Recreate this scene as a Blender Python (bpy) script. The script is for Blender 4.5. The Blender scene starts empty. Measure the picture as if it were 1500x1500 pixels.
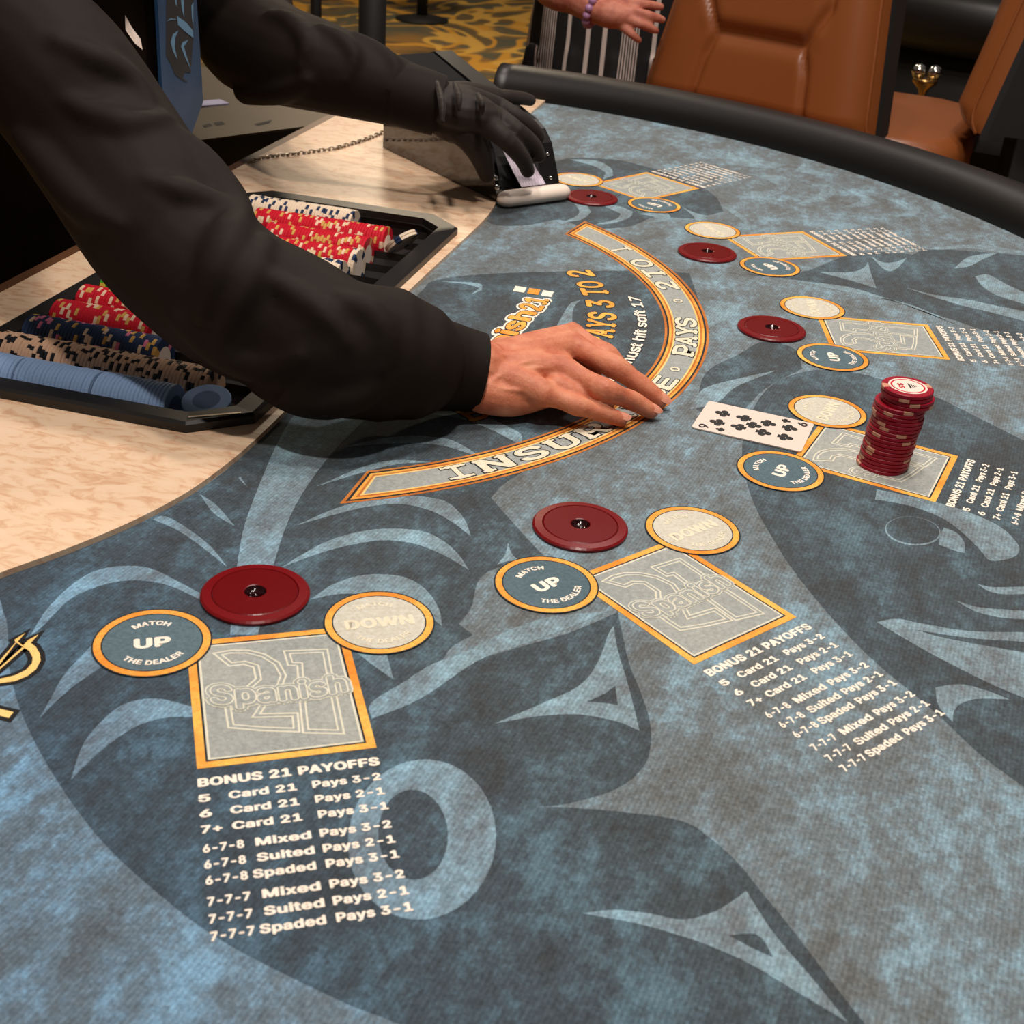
import bpy, bmesh, math, random
from mathutils import Vector, Matrix
from math import sin, cos, pi, radians, hypot, atan2
random.seed(7)
sc = bpy.context.scene
COL = sc.collection

# ---------------------------------------------------------------- camera (solved from the printed layout)
S = 0.70                      # metres per layout unit
Z0 = 0.92                     # height of the table top
FPX = 1883.635
AX = radians(60.1)            # the table's axis: world x runs from the dealer to the players, y along the dealer's edge
def unrot(v): return Vector((v[0]*cos(AX)+v[1]*sin(AX), -v[0]*sin(AX)+v[1]*cos(AX), v[2]))
CR, CD, CF = (unrot(v) for v in ((.2553, .9645, .0679), (.4907, -.0687, -.8686), (-.8331, .2551, -.4908)))
CC = unrot((1.6997*S, -.0636*S, .6077*S)) + Vector((0, 0, Z0))
cam = bpy.data.cameras.new('camera'); cam_o = bpy.data.objects.new('camera', cam); COL.objects.link(cam_o)
cam.sensor_width = 36; cam.lens = FPX/1500*36
m = Matrix((CR, -CD, -CF)).transposed().to_4x4(); m.translation = CC
cam_o.matrix_world = m; sc.camera = cam_o
cam.dof.use_dof = True; cam.dof.focus_distance = 1.0; cam.dof.aperture_fstop = 20
cam.clip_start = 0.02

# ---------------------------------------------------------------- light and exposure
sc.view_settings.view_transform = 'Standard'; sc.view_settings.look = 'None'
sc.view_settings.gamma = 1; sc.view_settings.use_curve_mapping = False
sc.view_settings.exposure = -0.5
w = bpy.data.worlds.new('casino_ambient'); sc.world = w; w.use_nodes = True
w.node_tree.nodes['Background'].inputs[0].default_value = (1.0, .88, .80, 1)
w.node_tree.nodes['Background'].inputs[1].default_value = .16
def lamp(name, loc, tgt, size, power, col=(1, .90, .83)):
    l = bpy.data.lights.new(name, 'AREA'); l.shape = 'DISK'; l.size = size; l.energy = power; l.color = col
    o = bpy.data.objects.new(name, l); COL.objects.link(o); o.location = loc
    o.rotation_euler = (Vector(tgt)-Vector(loc)).to_track_quat('-Z', 'Y').to_euler()
    return o
H_ = Z0+2.4
lamp('ceiling_spot', (.45, -.10, H_), (.40, -.05, Z0), .20, 26)
lamp('ceiling_spot', (.15, .50, H_), (.2, .45, Z0), .16, 17)
lamp('ceiling_spot', (.60, -.95, H_), (.60, -.6, Z0), .14, 40)
lamp('ceiling_spot', (.85, .45, H_), (.80, .40, Z0), .20, 22)
lamp('ceiling_spot', (.35, 1.9, H_), (.35, 1.7, Z0), .3, 26)
lamp('ceiling_spot', (-1.6, 5.0, H_), (-1.6, 5.0, 0), .6, 110, (1, .82, .58))

# ---------------------------------------------------------------- helpers
def ray(px, py):
    return CR*((px-750)/FPX) + CD*((py-750)/FPX) + CF
def at(px, py, z=0.0):
    d = ray(px, py); s = (Z0+z-CC.z)/d.z
    return CC + d*s
def atd(px, py, s): return CC + ray(px, py)*s
def atp(px, py, z, dz=0): v = at(px, py, z); v.z += dz; return v

def tag(o, label=None, cat=None, group=None, kind=None):
    for k, v in (('label', label), ('category', cat), ('group', group), ('kind', kind)):
        if v: o[k] = v
    return o
def par(o, p):
    if p is not None:
        o.parent = p
        if p.type == 'EMPTY': o.matrix_parent_inverse = p.matrix_basis.inverted()
    return o
def thing(name, loc, label, cat, group=None, rz=0):
    o = bpy.data.objects.new(name, None); COL.objects.link(o)
    o.empty_display_size = .05; o.location = loc; o.rotation_euler.z = rz
    return tag(o, label, cat, group)
def obj(name, verts, faces, mats, parent=None, smooth=False, idx=None):
    me = bpy.data.meshes.new(name); me.from_pydata([tuple(v) for v in verts], [], faces)
    for mm in (mats if isinstance(mats, (list, tuple)) else [mats]): me.materials.append(mm)
    if idx: me.polygons.foreach_set('material_index', idx)
    if smooth: me.polygons.foreach_set('use_smooth', [True]*len(me.polygons))
    me.update()
    o = bpy.data.objects.new(name, me); COL.objects.link(o)
    return par(o, parent)
def obj_bm(name, bm, mats, parent=None, smooth=False):
    me = bpy.data.meshes.new(name); bm.to_mesh(me); bm.free()
    for mm in (mats if isinstance(mats, (list, tuple)) else [mats]): me.materials.append(mm)
    if smooth: me.polygons.foreach_set('use_smooth', [True]*len(me.polygons))
    o = bpy.data.objects.new(name, me); COL.objects.link(o)
    return par(o, parent)
class G:
    """collects verts and faces of one mesh"""
    def __init__(s): s.v = []; s.f = []; s.i = []
    def add(s, v, f, k=0):
        n = len(s.v); s.v += [tuple(a) for a in v]; s.f += [[a+n for a in q] for q in f]; s.i += [k]*len(f)
    def poly(s, pts, k=0): s.add(pts, [list(range(len(pts)))], k)
    def strip(s, a, b, k=0, closed=False):
        n = len(a); rng = n if closed else n-1
        s.add(list(a)+list(b), [[i, (i+1) % n, n+(i+1) % n, n+i] for i in range(rng)], k)
    def box(s, c, h, rz=0, k=0, taper=1):
        V = []
        for z in (-1, 1):
            t = taper if z > 0 else 1
            for x, y in ((-1, -1), (1, -1), (1, 1), (-1, 1)):
                X, Y = x*h[0]*t, y*h[1]*t
                V.append((c[0]+X*cos(rz)-Y*sin(rz), c[1]+X*sin(rz)+Y*cos(rz), c[2]+z*h[2]))
        s.add(V, [[3, 2, 1, 0], [4, 5, 6, 7], [0, 1, 5, 4], [1, 2, 6, 5], [2, 3, 7, 6], [3, 0, 4, 7]], k)
    def lathe(s, c, prof, n=32, k=0, cap=True):
        V = []
        for r, z in prof:
            for j in range(n):
                a = 2*pi*j/n; V.append((c[0]+r*cos(a), c[1]+r*sin(a), c[2]+z))
        F = [[i*n+j, i*n+(j+1) % n, (i+1)*n+(j+1) % n, (i+1)*n+j] for i in range(len(prof)-1) for j in range(n)]
        if cap: F += [[j for j in range(n)][::-1], [(len(prof)-1)*n+j for j in range(n)]]
        s.add(V, F, k)
    def tube(s, pts, rad, n=10, k=0, flat=1, ref=(0, 0, 1), cap=True):
        V, F = tube_geo(pts, rad, n, flat, ref, cap); s.add(V, F, k)
    def make(s, name, mats, parent=None, smooth=False): return obj(name, s.v, s.f, mats, parent, smooth, s.i)

def smooth_path(pts, rad=None, sub=4):
    P = [Vector(p) for p in pts]; n = len(P); out = []; rr = []
    for i in range(n-1):
        p0, p1, p2, p3 = P[max(i-1, 0)], P[i], P[i+1], P[min(i+2, n-1)]
        for k in range(sub):
            t = k/sub
            out.append(.5*((2*p1)+(p2-p0)*t+(2*p0-5*p1+4*p2-p3)*t*t+(3*p1-p0-3*p2+p3)*t**3))
            if rad:
                r0, r1, r2, r3 = rad[max(i-1, 0)], rad[i], rad[i+1], rad[min(i+2, n-1)]
                rr.append(.5*((2*r1)+(r2-r0)*t+(2*r0-5*r1+4*r2-r3)*t*t+(3*r1-r0-3*r2+r3)*t**3))
    out.append(P[-1])
    if rad: rr.append(rad[-1]); return out, rr
    return out
def tube_geo(pts, rad, n=10, flat=1, ref=(0, 0, 1), cap=True):
    """round or flattened tube with domed ends; flat scales the cross-section along ref"""
    P = [Vector(p) for p in pts]; R = list(rad) if isinstance(rad, (list, tuple)) else [rad]*len(P)
    T = [((P[min(i+1, len(P)-1)]-P[max(i-1, 0)]).normalized()) for i in range(len(P))]
    if cap:
        a, b, ra, rb, ta, tb = P[0], P[-1], R[0], R[-1], T[0], T[-1]
        pre = [(a-ta*ra*k*min(flat, 1), ra*math.sqrt(max(0, 1-k*k))) for k in (.96, .75, .4)]
        post = [(b+tb*rb*k*min(flat, 1), rb*math.sqrt(max(0, 1-k*k))) for k in (.4, .75, .96)]
        P = [q[0] for q in pre]+P+[q[0] for q in post]; R = [q[1] for q in pre]+R+[q[1] for q in post]
        T = [ta]*3+T+[tb]*3
    V = []; ref = Vector(ref)
    for p, r, t in zip(P, R, T):
        up = ref-t*ref.dot(t)
        if up.length < 1e-4: up = Vector((1, 0, 0))-t*t.x
        up.normalize(); sd = t.cross(up)
        for j in range(n):
            a = 2*pi*j/n; V.append(p+sd*(cos(a)*r)+up*(sin(a)*r*flat))
    m = len(P)
    F = [[i*n+j, i*n+(j+1) % n, (i+1)*n+(j+1) % n, (i+1)*n+j] for i in range(m-1) for j in range(n)]
    F += [list(range(n))[::-1], [(m-1)*n+j for j in range(n)]]
    return V, F
def clay(name, g, voxel, iters, mat_, parent=None, fac=.5):
    """fuses the overlapping closed shapes of g into one continuous skin"""
    me = bpy.data.meshes.new(name+'_clay'); me.from_pydata(g.v, [], g.f)
    bm = bmesh.new(); bm.from_mesh(me); bmesh.ops.recalc_face_normals(bm, faces=bm.faces); bm.to_mesh(me); bm.free()
    t = bpy.data.objects.new(name+'_clay', me); COL.objects.link(t)
    r = t.modifiers.new('r', 'REMESH'); r.mode = 'VOXEL'; r.voxel_size = voxel; r.use_smooth_shade = True
    s_ = t.modifiers.new('s', 'SMOOTH'); s_.factor = fac; s_.iterations = iters
    dg = bpy.context.evaluated_depsgraph_get()
    new = bpy.data.meshes.new_from_object(t.evaluated_get(dg)); new.name = name
    bpy.data.objects.remove(t); bpy.data.meshes.remove(me)
    new.materials.clear(); new.materials.append(mat_)
    new.polygons.foreach_set('use_smooth', [True]*len(new.polygons))
    o = bpy.data.objects.new(name, new); COL.objects.link(o)
    return par(o, parent)

# ---------------------------------------------------------------- materials
def srgb(r, g, b):
    f = lambda c: (c/255/12.92) if c/255 <= .04045 else ((c/255+.055)/1.055)**2.4
    return (f(r), f(g), f(b), 1)
def mat(name, col, rough=.5, metal=0, spec=.5, sheen=0, emit=None, coat=0, trans=0):
    m_ = bpy.data.materials.new(name); m_.use_nodes = True
    b = m_.node_tree.nodes['Principled BSDF']; i = b.inputs
    i['Base Color'].default_value = col; i['Roughness'].default_value = rough; i['Metallic'].default_value = metal
    i['Specular IOR Level'].default_value = spec; i['Sheen Weight'].default_value = sheen
    i['Coat Weight'].default_value = coat; i['Transmission Weight'].default_value = trans
    return m_
def nodes(m_): nt = m_.node_tree; return nt, nt.nodes, nt.links, nt.nodes['Principled BSDF']
def noise(nt, scale, detail=4, rough=.55, vec=None, dist=0):
    n = nt.nodes.new('ShaderNodeTexNoise'); n.inputs['Scale'].default_value = scale
    n.inputs['Detail'].default_value = detail; n.inputs['Roughness'].default_value = rough; n.inputs['Distortion'].default_value = dist
    if vec is not None: nt.links.new(vec, n.inputs['Vector'])
    return n.outputs['Fac']
def ramp(nt, fac, stops, interp='LINEAR'):
    r = nt.nodes.new('ShaderNodeValToRGB'); r.color_ramp.interpolation = interp
    e = r.color_ramp.elements
    while len(e) < len(stops): e.new(.5)
    for q, (p, c) in zip(e, stops): q.position = p; q.color = c
    nt.links.new(fac, r.inputs['Fac']); return r.outputs['Color']
def mixc(nt, fac, a, b, mode='MIX'):
    n = nt.nodes.new('ShaderNodeMix'); n.data_type = 'RGBA'; n.blend_type = mode
    for k, v in ((0, fac), (6, a), (7, b)):
        if hasattr(v, 'is_linked') or hasattr(v, 'links'): nt.links.new(v, n.inputs[k])
        else: n.inputs[k].default_value = v
    return n.outputs[2]
def bump(nt, b, h, strength, dist=.001):
    n = nt.nodes.new('ShaderNodeBump'); n.inputs['Strength'].default_value = strength; n.inputs['Distance'].default_value = dist
    nt.links.new(h, n.inputs['Height']); nt.links.new(n.outputs['Normal'], b.inputs['Normal'])
def geopos(nt): return nt.nodes.new('ShaderNodeNewGeometry').outputs['Position']
def objpos(nt): return nt.nodes.new('ShaderNodeTexCoord').outputs['Object']
def scaled(nt, vec, s, rz=0):
    n = nt.nodes.new('ShaderNodeMapping'); n.inputs['Scale'].default_value = s; n.inputs['Rotation'].default_value[2] = rz
    nt.links.new(vec, n.inputs['Vector']); return n.outputs['Vector']

def felt_mat(name, lo, mid, hi, amount=1.0):
    m_ = mat(name, hi, .9, sheen=.22, spec=.15); nt, N, L, b = nodes(m_)
    p = geopos(nt)
    a = noise(nt, 24, 9, .70, scaled(nt, p, (1, .5, 1), -.25))
    a2 = noise(nt, 120, 5, .75, scaled(nt, p, (1, .75, 1)))
    mm_ = N.new('ShaderNodeMath'); mm_.operation = 'MULTIPLY_ADD'; mm_.inputs[1].default_value = .55
    L.new(a2, mm_.inputs[0]); L.new(a, mm_.inputs[2])                       # fine mottling on top of the broad clouds
    c = ramp(nt, mm_.outputs[0], [(.62, lo), (.78, mid), (.95, hi)])
    # the woven print turns bluer towards the first places
    sp = N.new('ShaderNodeSeparateXYZ'); L.new(p, sp.inputs[0])
    mr = N.new('ShaderNodeMapRange'); mr.inputs['From Min'].default_value = .08; mr.inputs['From Max'].default_value = .42
    ad = N.new('ShaderNodeMath'); ad.operation = 'ADD'; L.new(sp.outputs[0], ad.inputs[0]); L.new(sp.outputs[1], ad.inputs[1])
    ng = N.new('ShaderNodeMath'); ng.operation = 'MULTIPLY'; ng.inputs[1].default_value = -1; L.new(ad.outputs[0], ng.inputs[0]); L.new(ng.outputs[0], mr.inputs['Value'])
    c = mixc(nt, mr.outputs[0], c, mixc(nt, 1.0, c, (.76, .92, 1.12, 1), 'MULTIPLY'))
    g = noise(nt, 420, 3, .7, p)
    c = mixc(nt, .55, c, ramp(nt, g, [(.32, (.25, .25, .25, 1)), (.5, (.5, .5, .5, 1)), (.68, (.78, .78, .78, 1))]), 'OVERLAY')
    wv = N.new('ShaderNodeTexWave'); wv.inputs['Scale'].default_value = 130; wv.inputs['Distortion'].default_value = .6
    wv.bands_direction = 'X'; L.new(scaled(nt, p, (1, 1, 1), radians(8)), wv.inputs['Vector'])
    c = mixc(nt, .10, c, wv.outputs['Color'], 'OVERLAY')
    L.new(c, b.inputs['Base Color'])
    bump(nt, b, g, .25, .0006)
    return m_
M = {}
M['felt'] = felt_mat('felt_mid', srgb(94, 97, 96), srgb(108, 120, 125), srgb(131, 162, 177))
M['felt_dark'] = felt_mat('felt_dark', srgb(60, 64, 66), srgb(68, 79, 85), srgb(88, 112, 123))
M['felt_pale'] = felt_mat('felt_pale', srgb(104, 112, 116), srgb(122, 143, 152), srgb(140, 174, 188))
def print_mat(name, a, b_, sc_=30, grain=.35):
    m_ = mat(name, a, .85, spec=.2); nt, N, L, b = nodes(m_)
    p = geopos(nt)
    c = ramp(nt, noise(nt, sc_, 3, .5, p), [(.35, a), (.65, b_)])
    c = mixc(nt, grain, c, ramp(nt, noise(nt, 420, 3, .7, p), [(.32, (.25, .25, .25, 1)), (.68, (.78, .78, .78, 1))]), 'OVERLAY')
    L.new(c, b.inputs['Base Color']); return m_
M['gold'] = print_mat('gold_print', srgb(232, 142, 52), srgb(246, 186, 88), 26)
M['gold_dark'] = print_mat('copper_print', srgb(176, 100, 44), srgb(206, 130, 62), 26)
M['gold_lite'] = print_mat('gold_light_print', srgb(246, 196, 110), srgb(250, 214, 140), 26)
M['ink'] = print_mat('dark_ink', srgb(40, 44, 46), srgb(46, 52, 54))
M['white'] = print_mat('white_print', srgb(246, 232, 214), srgb(250, 238, 222), 30, .2)
M['cream'] = print_mat('cream_print', srgb(226, 218, 190), srgb(232, 222, 196), 30, .2)
M['panel'] = print_mat('grey_panel_print', srgb(152, 157, 154), srgb(164, 167, 160), 12)
M['panel_blue'] = print_mat('blue_grey_print', srgb(84, 104, 112), srgb(92, 112, 120), 12)
M['panel_line'] = print_mat('pale_line_print', srgb(216, 213, 192), srgb(222, 218, 198), 30, .2)
M['panel_pale'] = print_mat('pale_grey_print', srgb(198, 194, 178), srgb(206, 202, 186), 12)
def make_counter_mat():
    m_ = mat('cream_marble', srgb(236, 200, 166), .28, coat=.3); nt, N, L, b = nodes(m_); p = geopos(nt)
    a = noise(nt, 48, 5, .6, scaled(nt, p, (1, 2.1, 1), .5), 1.0)
    L.new(ramp(nt, a, [(.36, srgb(222, 178, 142)), (.45, srgb(234, 196, 160)), (.52, srgb(242, 210, 176)), (.7, srgb(244, 214, 182))]), b.inputs['Base Color'])
    return m_
M['counter'] = make_counter_mat()
M['wood'] = mat('brown_wood_edge', srgb(96, 62, 38), .4)
def leather(name, col, rough, sc_=260, st=.12):
    m_ = mat(name, col, rough); nt, N, L, b = nodes(m_); bump(nt, b, noise(nt, sc_, 3, .6, objpos(nt)), st, .0006); return m_
M['rail'] = leather('black_vinyl', srgb(20, 17, 15), .42)
M['brown'] = leather('tan_leather', srgb(140, 78, 38), .36)
M['fabric_black'] = leather('black_fabric', srgb(20, 20, 21), .8, 600, .3)
M['black'] = mat('black_plastic', srgb(16, 15, 15), .35)
M['black_gloss'] = mat('gloss_black', srgb(9, 9, 10), .08, coat=.6)
M['black_gloss'].node_tree.nodes['Principled BSDF'].inputs['IOR'].default_value = 1.75
M['tray'] = mat('tray_black', srgb(24, 22, 21), .42)
M['chrome'] = mat('chrome', srgb(215, 212, 206), .12, 1)
M['steel'] = mat('brushed_steel', srgb(178, 165, 148), .34, 1); M['steel_dark'] = mat('dull_steel', srgb(84, 74, 63), .5, .9)
M['edge_highlight'] = mat('bright_edge', srgb(225, 205, 185), .3, .6)
M['offwhite'] = mat('white_plastic', srgb(246, 228, 212), .5)
M['card'] = mat('card_stock', srgb(230, 212, 198), .45)
M['card_black'] = mat('card_ink', srgb(14, 14, 15), .5)
M['dark_void'] = mat('dark_base', srgb(18, 15, 13), .7)
M['strip_blue'] = mat('lavender_strip', srgb(176, 172, 200), .4)
def make_disc_mat():
    m_ = mat('red_plastic', srgb(104, 10, 15), .26, spec=.3); nt, N, L, b = nodes(m_)
    bump(nt, b, noise(nt, 900, 2, .5, objpos(nt)), .12, .0004)
    b.inputs['Subsurface Weight'].default_value = .0
    return m_
M['disc'] = make_disc_mat(); M['disc_rim'] = mat('red_plastic_rim', srgb(116, 14, 19), .3, spec=.3)
M['disc_hole'] = mat('dark_red_well', srgb(30, 1, 3), .12, spec=.5)
CH = {k: mat('chip_'+k, srgb(*c), .42, spec=.28) for k, c in dict(red=(196, 24, 44), deep_red=(152, 12, 38), cream=(228, 198, 165), white=(232, 212, 186), navy=(38, 54, 84), ink=(26, 26, 30),
      blue=(140, 168, 206), dark_blue=(92, 114, 150), green=(64, 168, 48), buff=(206, 168, 138), tan=(206, 150, 122), pink=(222, 120, 150), gold=(206, 160, 84), yellow=(226, 200, 70), inlay=(236, 220, 206)).items()}
M['skin'] = None
def make_skin(name, a, b_, c_):
    m_ = mat(name, a, .56, spec=.3); nt, N, L, b = nodes(m_); p = objpos(nt)
    col = ramp(nt, noise(nt, 55, 5, .6, p), [(.32, b_), (.5, a), (.68, c_)])
    L.new(col, b.inputs['Base Color'])
    b.inputs['Subsurface Weight'].default_value = .12; b.inputs['Subsurface Radius'].default_value = (.006, .002, .001); b.inputs['Subsurface Scale'].default_value = .6
    mx = N.new('ShaderNodeMath'); mx.operation = 'ADD'
    L.new(noise(nt, 120, 4, .65, scaled(nt, p, (1, 1.8, 1))), mx.inputs[0]); L.new(noise(nt, 520, 2, .5, p), mx.inputs[1])
    bump(nt, b, mx.outputs[0], .24, .0014); return m_
M['skin'] = make_skin('skin_tan', srgb(206, 126, 94), srgb(188, 102, 74), srgb(218, 146, 112))
M['skin2'] = make_skin('skin_rosy', srgb(190, 118, 96), srgb(168, 92, 76), srgb(202, 132, 110))
M['nail'] = mat('fingernail', srgb(222, 150, 124), .25)
def cloth(name, col, rough=.62, sc_=900, st=.15, sheen=.15):
    m_ = mat(name, col, rough, sheen=sheen, spec=.14); nt, N, L, b = nodes(m_); p = objpos(nt)
    bump(nt, b, noise(nt, sc_, 2, .5, p), st, .0005); return m_
M['shirt'] = cloth('black_shirt', srgb(30, 23, 19), .72, sheen=0)
M['trousers'] = cloth('black_trousers', srgb(20, 18, 17), .8, sheen=0)
M['glove'] = cloth('dark_glove', srgb(44, 37, 33), .6, 700, .25, sheen=.05)
M['hair'] = mat('dark_hair', srgb(40, 30, 24), .5)
M['tie'] = None

# ---------------------------------------------------------------- floor
def make_carpet():
    m_ = mat('swirl_carpet', srgb(150, 110, 60), .95, spec=.1); nt, N, L, b = nodes(m_); p = geopos(nt)
    q = scaled(nt, p, (1, .7, 1), .5)
    c = ramp(nt, noise(nt, 1.2, 3, .5, q, 1.0), [(.36, srgb(70, 76, 70)), (.45, srgb(118, 96, 62)), (.52, srgb(92, 92, 78)), (.6, srgb(150, 112, 62)), (.68, srgb(60, 60, 54))])
    K, W_ = (0, 0, 0, 1), (1, 1, 1, 1)
    for sc_, lo_, col in ((.75, .47, srgb(206, 150, 62)), (1.25, .52, srgb(214, 168, 82))):
        c = mixc(nt, ramp(nt, noise(nt, sc_, 1, .4, q, 2.4), [(lo_-.035, K), (lo_-.02, W_), (lo_+.02, W_), (lo_+.035, K)]), c, col)
    L.new(c, b.inputs['Base Color']); return m_
M['carpet'] = make_carpet()
g = G(); g.box((0, 3, -.03), (9, 11, .03)); tag(g.make('floor', M['carpet']), kind='structure')
M['wall'] = mat('dark_wall', srgb(70, 52, 40), .8)
for nm, c, h in (('wall_left', (-9.05, 3, 1.6), (.05, 11, 1.6)), ('wall_right', (9.05, 3, 1.6), (.05, 11, 1.6)), ('wall_back', (0, 14.05, 1.6), (9, .05, 1.6)), ('wall_front', (0, -8.05, 1.6), (9, .05, 1.6))):
    g = G(); g.box(c, h); tag(g.make(nm, M['wall']), kind='structure')

# ---------------------------------------------------------------- the table
TH = [a-AX for a in (.00385, .40892, .83510, 1.26142, 1.68504, 2.08174)]   # the six places, measured round the table's centre
table = thing('blackjack_table', (.3, 0, 0), 'blue-grey felt card table with black padded rail and cream dealer counter', 'table')
R_IN = .957
# the line where the cream counter meets the felt
edge_half = [(.186, .0), (.186, .10), (.187, .22), (.187, .30), (.184, .345), (.178, .385), (.164, .43), (.145, .472), (.122, .515), (.110, .56), (.104, .65), (.101, .78), (.098, .965)]
EDGE = [(x, -y) for x, y in edge_half[:0:-1]]+edge_half
EDGE = [(v.x, v.y) for v in smooth_path([(x, y, 0) for x, y in EDGE], sub=4)]
a0 = atan2(.965, .098)
arc = [(R_IN*cos(a), R_IN*sin(a)) for a in [a0-2*a0*i/96 for i in range(97)]]
g = G()
inner = [(x-.004, y) for x, y in EDGE]
g.poly([(x, y, Z0) for x, y in inner+arc][::-1])
g.poly([(x, y, Z0-.03) for x, y in inner+arc])
n_ = len(inner)+len(arc)
g.strip([(x, y, Z0) for x, y in inner+arc], [(x, y, Z0-.03) for x, y in inner+arc], closed=True)
felt = g.make('felt', M['felt'], table)
# counter with an opening for the chip tray
TRAY = [(-.084, -.27), (-.052, -.302), (.138, -.302), (.176, -.268), (.176, .237), (.140, .270), (-.052, .270), (-.084, .238)]
hole = [(x*.96+.002, y*.98) for x, y in TRAY]
DE = -.14
outer = EDGE+[(DE, .957), (DE, -.957)]
bm = bmesh.new()
CT = .004
for z in (Z0+CT,):
    es = []
    for loop in (outer, hole):
        vs = [bm.verts.new((x, y, z)) for x, y in loop]
        es += [bm.edges.new((vs[i], vs[(i+1) % len(vs)])) for i in range(len(vs))]
    bmesh.ops.triangle_fill(bm, use_beauty=True, edges=es, normal=(0, 0, 1))
ext = bmesh.ops.extrude_face_region(bm, geom=bm.faces[:])
bmesh.ops.translate(bm, verts=[v for v in ext['geom'] if isinstance(v, bmesh.types.BMVert)], vec=(0, 0, -.024))
bmesh.ops.recalc_face_normals(bm, faces=bm.faces)
obj_bm('dealer_counter', bm, M['counter'], table)
g = G(); g.box((DE-.006, 0, Z0-.012), (.006, .957, .016)); g.make('wooden_edge', M['wood'], table)
# padded rail: a rounded section swept round the players' side
prof = [(.955, -.03), (.955, .004), (.958, .018), (.966, .030), (.978, .038), (.994, .042), (1.012, .041), (1.030, .036), (1.046, .025), (1.054, .010), (1.054, -.02), (1.046, -.045), (1.02, -.06), (.98, -.05)]
g = G(); A = [a0+.09-2*(a0+.09)*i/140 for i in range(141)]
V = [(r*cos(a), r*sin(a), Z0+z) for a in A for r, z in prof]; k = len(prof)
g.add(V, [[i*k+j, i*k+(j+1) % k, (i+1)*k+(j+1) % k, (i+1)*k+j] for i in range(140) for j in range(k)]+[list(range(k)), [140*k+j for j in range(k)][::-1]])
g.make('padded_rail', M['rail'], table, True)
# body below
g = G(); A = [a0-2*a0*i/48 for i in range(49)]
ring = [(.94*cos(a), .94*sin(a)) for a in A]
lo = [(.80*cos(a)*.9+.05, .80*sin(a)) for a in A]
g.strip([(x, y, Z0-.03) for x, y in ring], [(x, y, Z0-.17) for x, y in lo], closed=True)
g.poly([(x, y, Z0-.17) for x, y in lo]); g.make('apron', M['black'], table)
for sy in (-1, 1):
    g = G(); g.box((.30, .42*sy, (Z0-.17)/2+.02), (.10, .09, (Z0-.17)/2-.02)); g.box((.30, .42*sy, .02), (.30, .10, .02))
    g.make('pedestal', M['black'], table)

# ---- lettering
FONTDIR = bpy.utils.system_resource('DATAFILES', path='fonts') or ''
def font(fn):
    try: return bpy.data.fonts.load(FONTDIR+'/'+fn)
    except Exception: return None
INTER = font('Inter.woff2')
TC = {}
def text_geo(s, off=.0, space=1.0):
    """outline of a word: cap height 1, left end at x=0"""
    key = (s, off, space)
    if key in TC: return TC[key]
    cu = bpy.data.curves.new('lettering', 'FONT'); cu.body = s; cu.size = 1; cu.resolution_u = 3; cu.offset = off; cu.space_character = space
    if INTER: cu.font = INTER
    o = bpy.data.objects.new('lettering', cu); COL.objects.link(o)
    dg = bpy.context.evaluated_depsgraph_get()
    e = o.evaluated_get(dg); me = e.to_mesh()
    V = [(v.co.x, v.co.y) for v in me.vertices]; F = [list(p.vertices) for p in me.polygons]
    e.to_mesh_clear(); bpy.data.objects.remove(o); bpy.data.curves.remove(cu)
    CAP = .727
    x0 = min(v[0] for v in V); x1 = max(v[0] for v in V)
    TC[key] = ([((x-x0)/CAP, y/CAP) for x, y in V], F, (x1-x0)/CAP)
    return TC[key]
def strikes(off):
    if off <= 0: return [(0, 0)]
    n = 8 if off < .1 else 12
    return [(off*cos(2*pi*i/n), off*.75*sin(2*pi*i/n)) for i in range(n)]
def put(g, s, place, wid, cap, k=0, off=.03, space=1.0):
    """word s mapped by place(x, y): x in 0..wid, y in 0..cap"""
    V, F, W = text_geo(s, 0, space)
    for i, (dx, dy) in enumerate(strikes(off)):
        P = [place((x+dx)/W*wid, (y+dy)*cap) for x, y in V]
        g.add([(p[0], p[1], p[2]+i*4e-6) for p in P], F, k)

# spot frame: local x = outward (towards the player), local y = to the reader's right
def spot_local(px, py, k=0):
    v = at(px, py); a = TH[k]
    return ((v.x*cos(a)+v.y*sin(a))/S, (-v.x*sin(a)+v.y*cos(a))/S)
def L3(t, r, z): return (r*S, t*S, z)
def line_text(g, s, t0, t1, rb, cap, z, off=.03, k=0):
    put(g, s, lambda x, y: L3(t0+x, rb-y, z), t1-t0, cap, k, off, 1.06)
def ellipse(t, r, a, z, n=56): return [L3(t+a*cos(2*pi*i/n), r-a*sin(2*pi*i/n), z) for i in range(n)]
def rect(h, r0, r1, z): return [L3(-h, r0, z), L3(h, r0, z), L3(h, r1, z), L3(-h, r1, z)]
E_ = 1e-4
def offset_poly(P, d):
    n = len(P); out = []
    ar = sum(P[i][0]*P[(i+1) % n][1]-P[(i+1) % n][0]*P[i][1] for i in range(n)); sg = 1 if ar > 0 else -1
    for i in range(n):
        p0, p1, p2 = Vector(P[i-1]), Vector(P[i]), Vector(P[(i+1) % n])
        a = (p1-p0).normalized(); b = (p2-p1).normalized()
        na, nb = Vector((-a.y, a.x))*sg, Vector((-b.y, b.x))*sg
        q = na+nb
        if q.length < .2: q = na
        else: q = q/(q.dot(na))
        if q.length > 2: q = q.normalized()*2
        out.append(p1+q*d)
    return out
def outline(g, P, d, place, k=0):
    a = [place(*p) for p in P]; b = [place(*p) for p in offset_poly(P, d)]
    g.strip(a, b, k, True)

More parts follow.
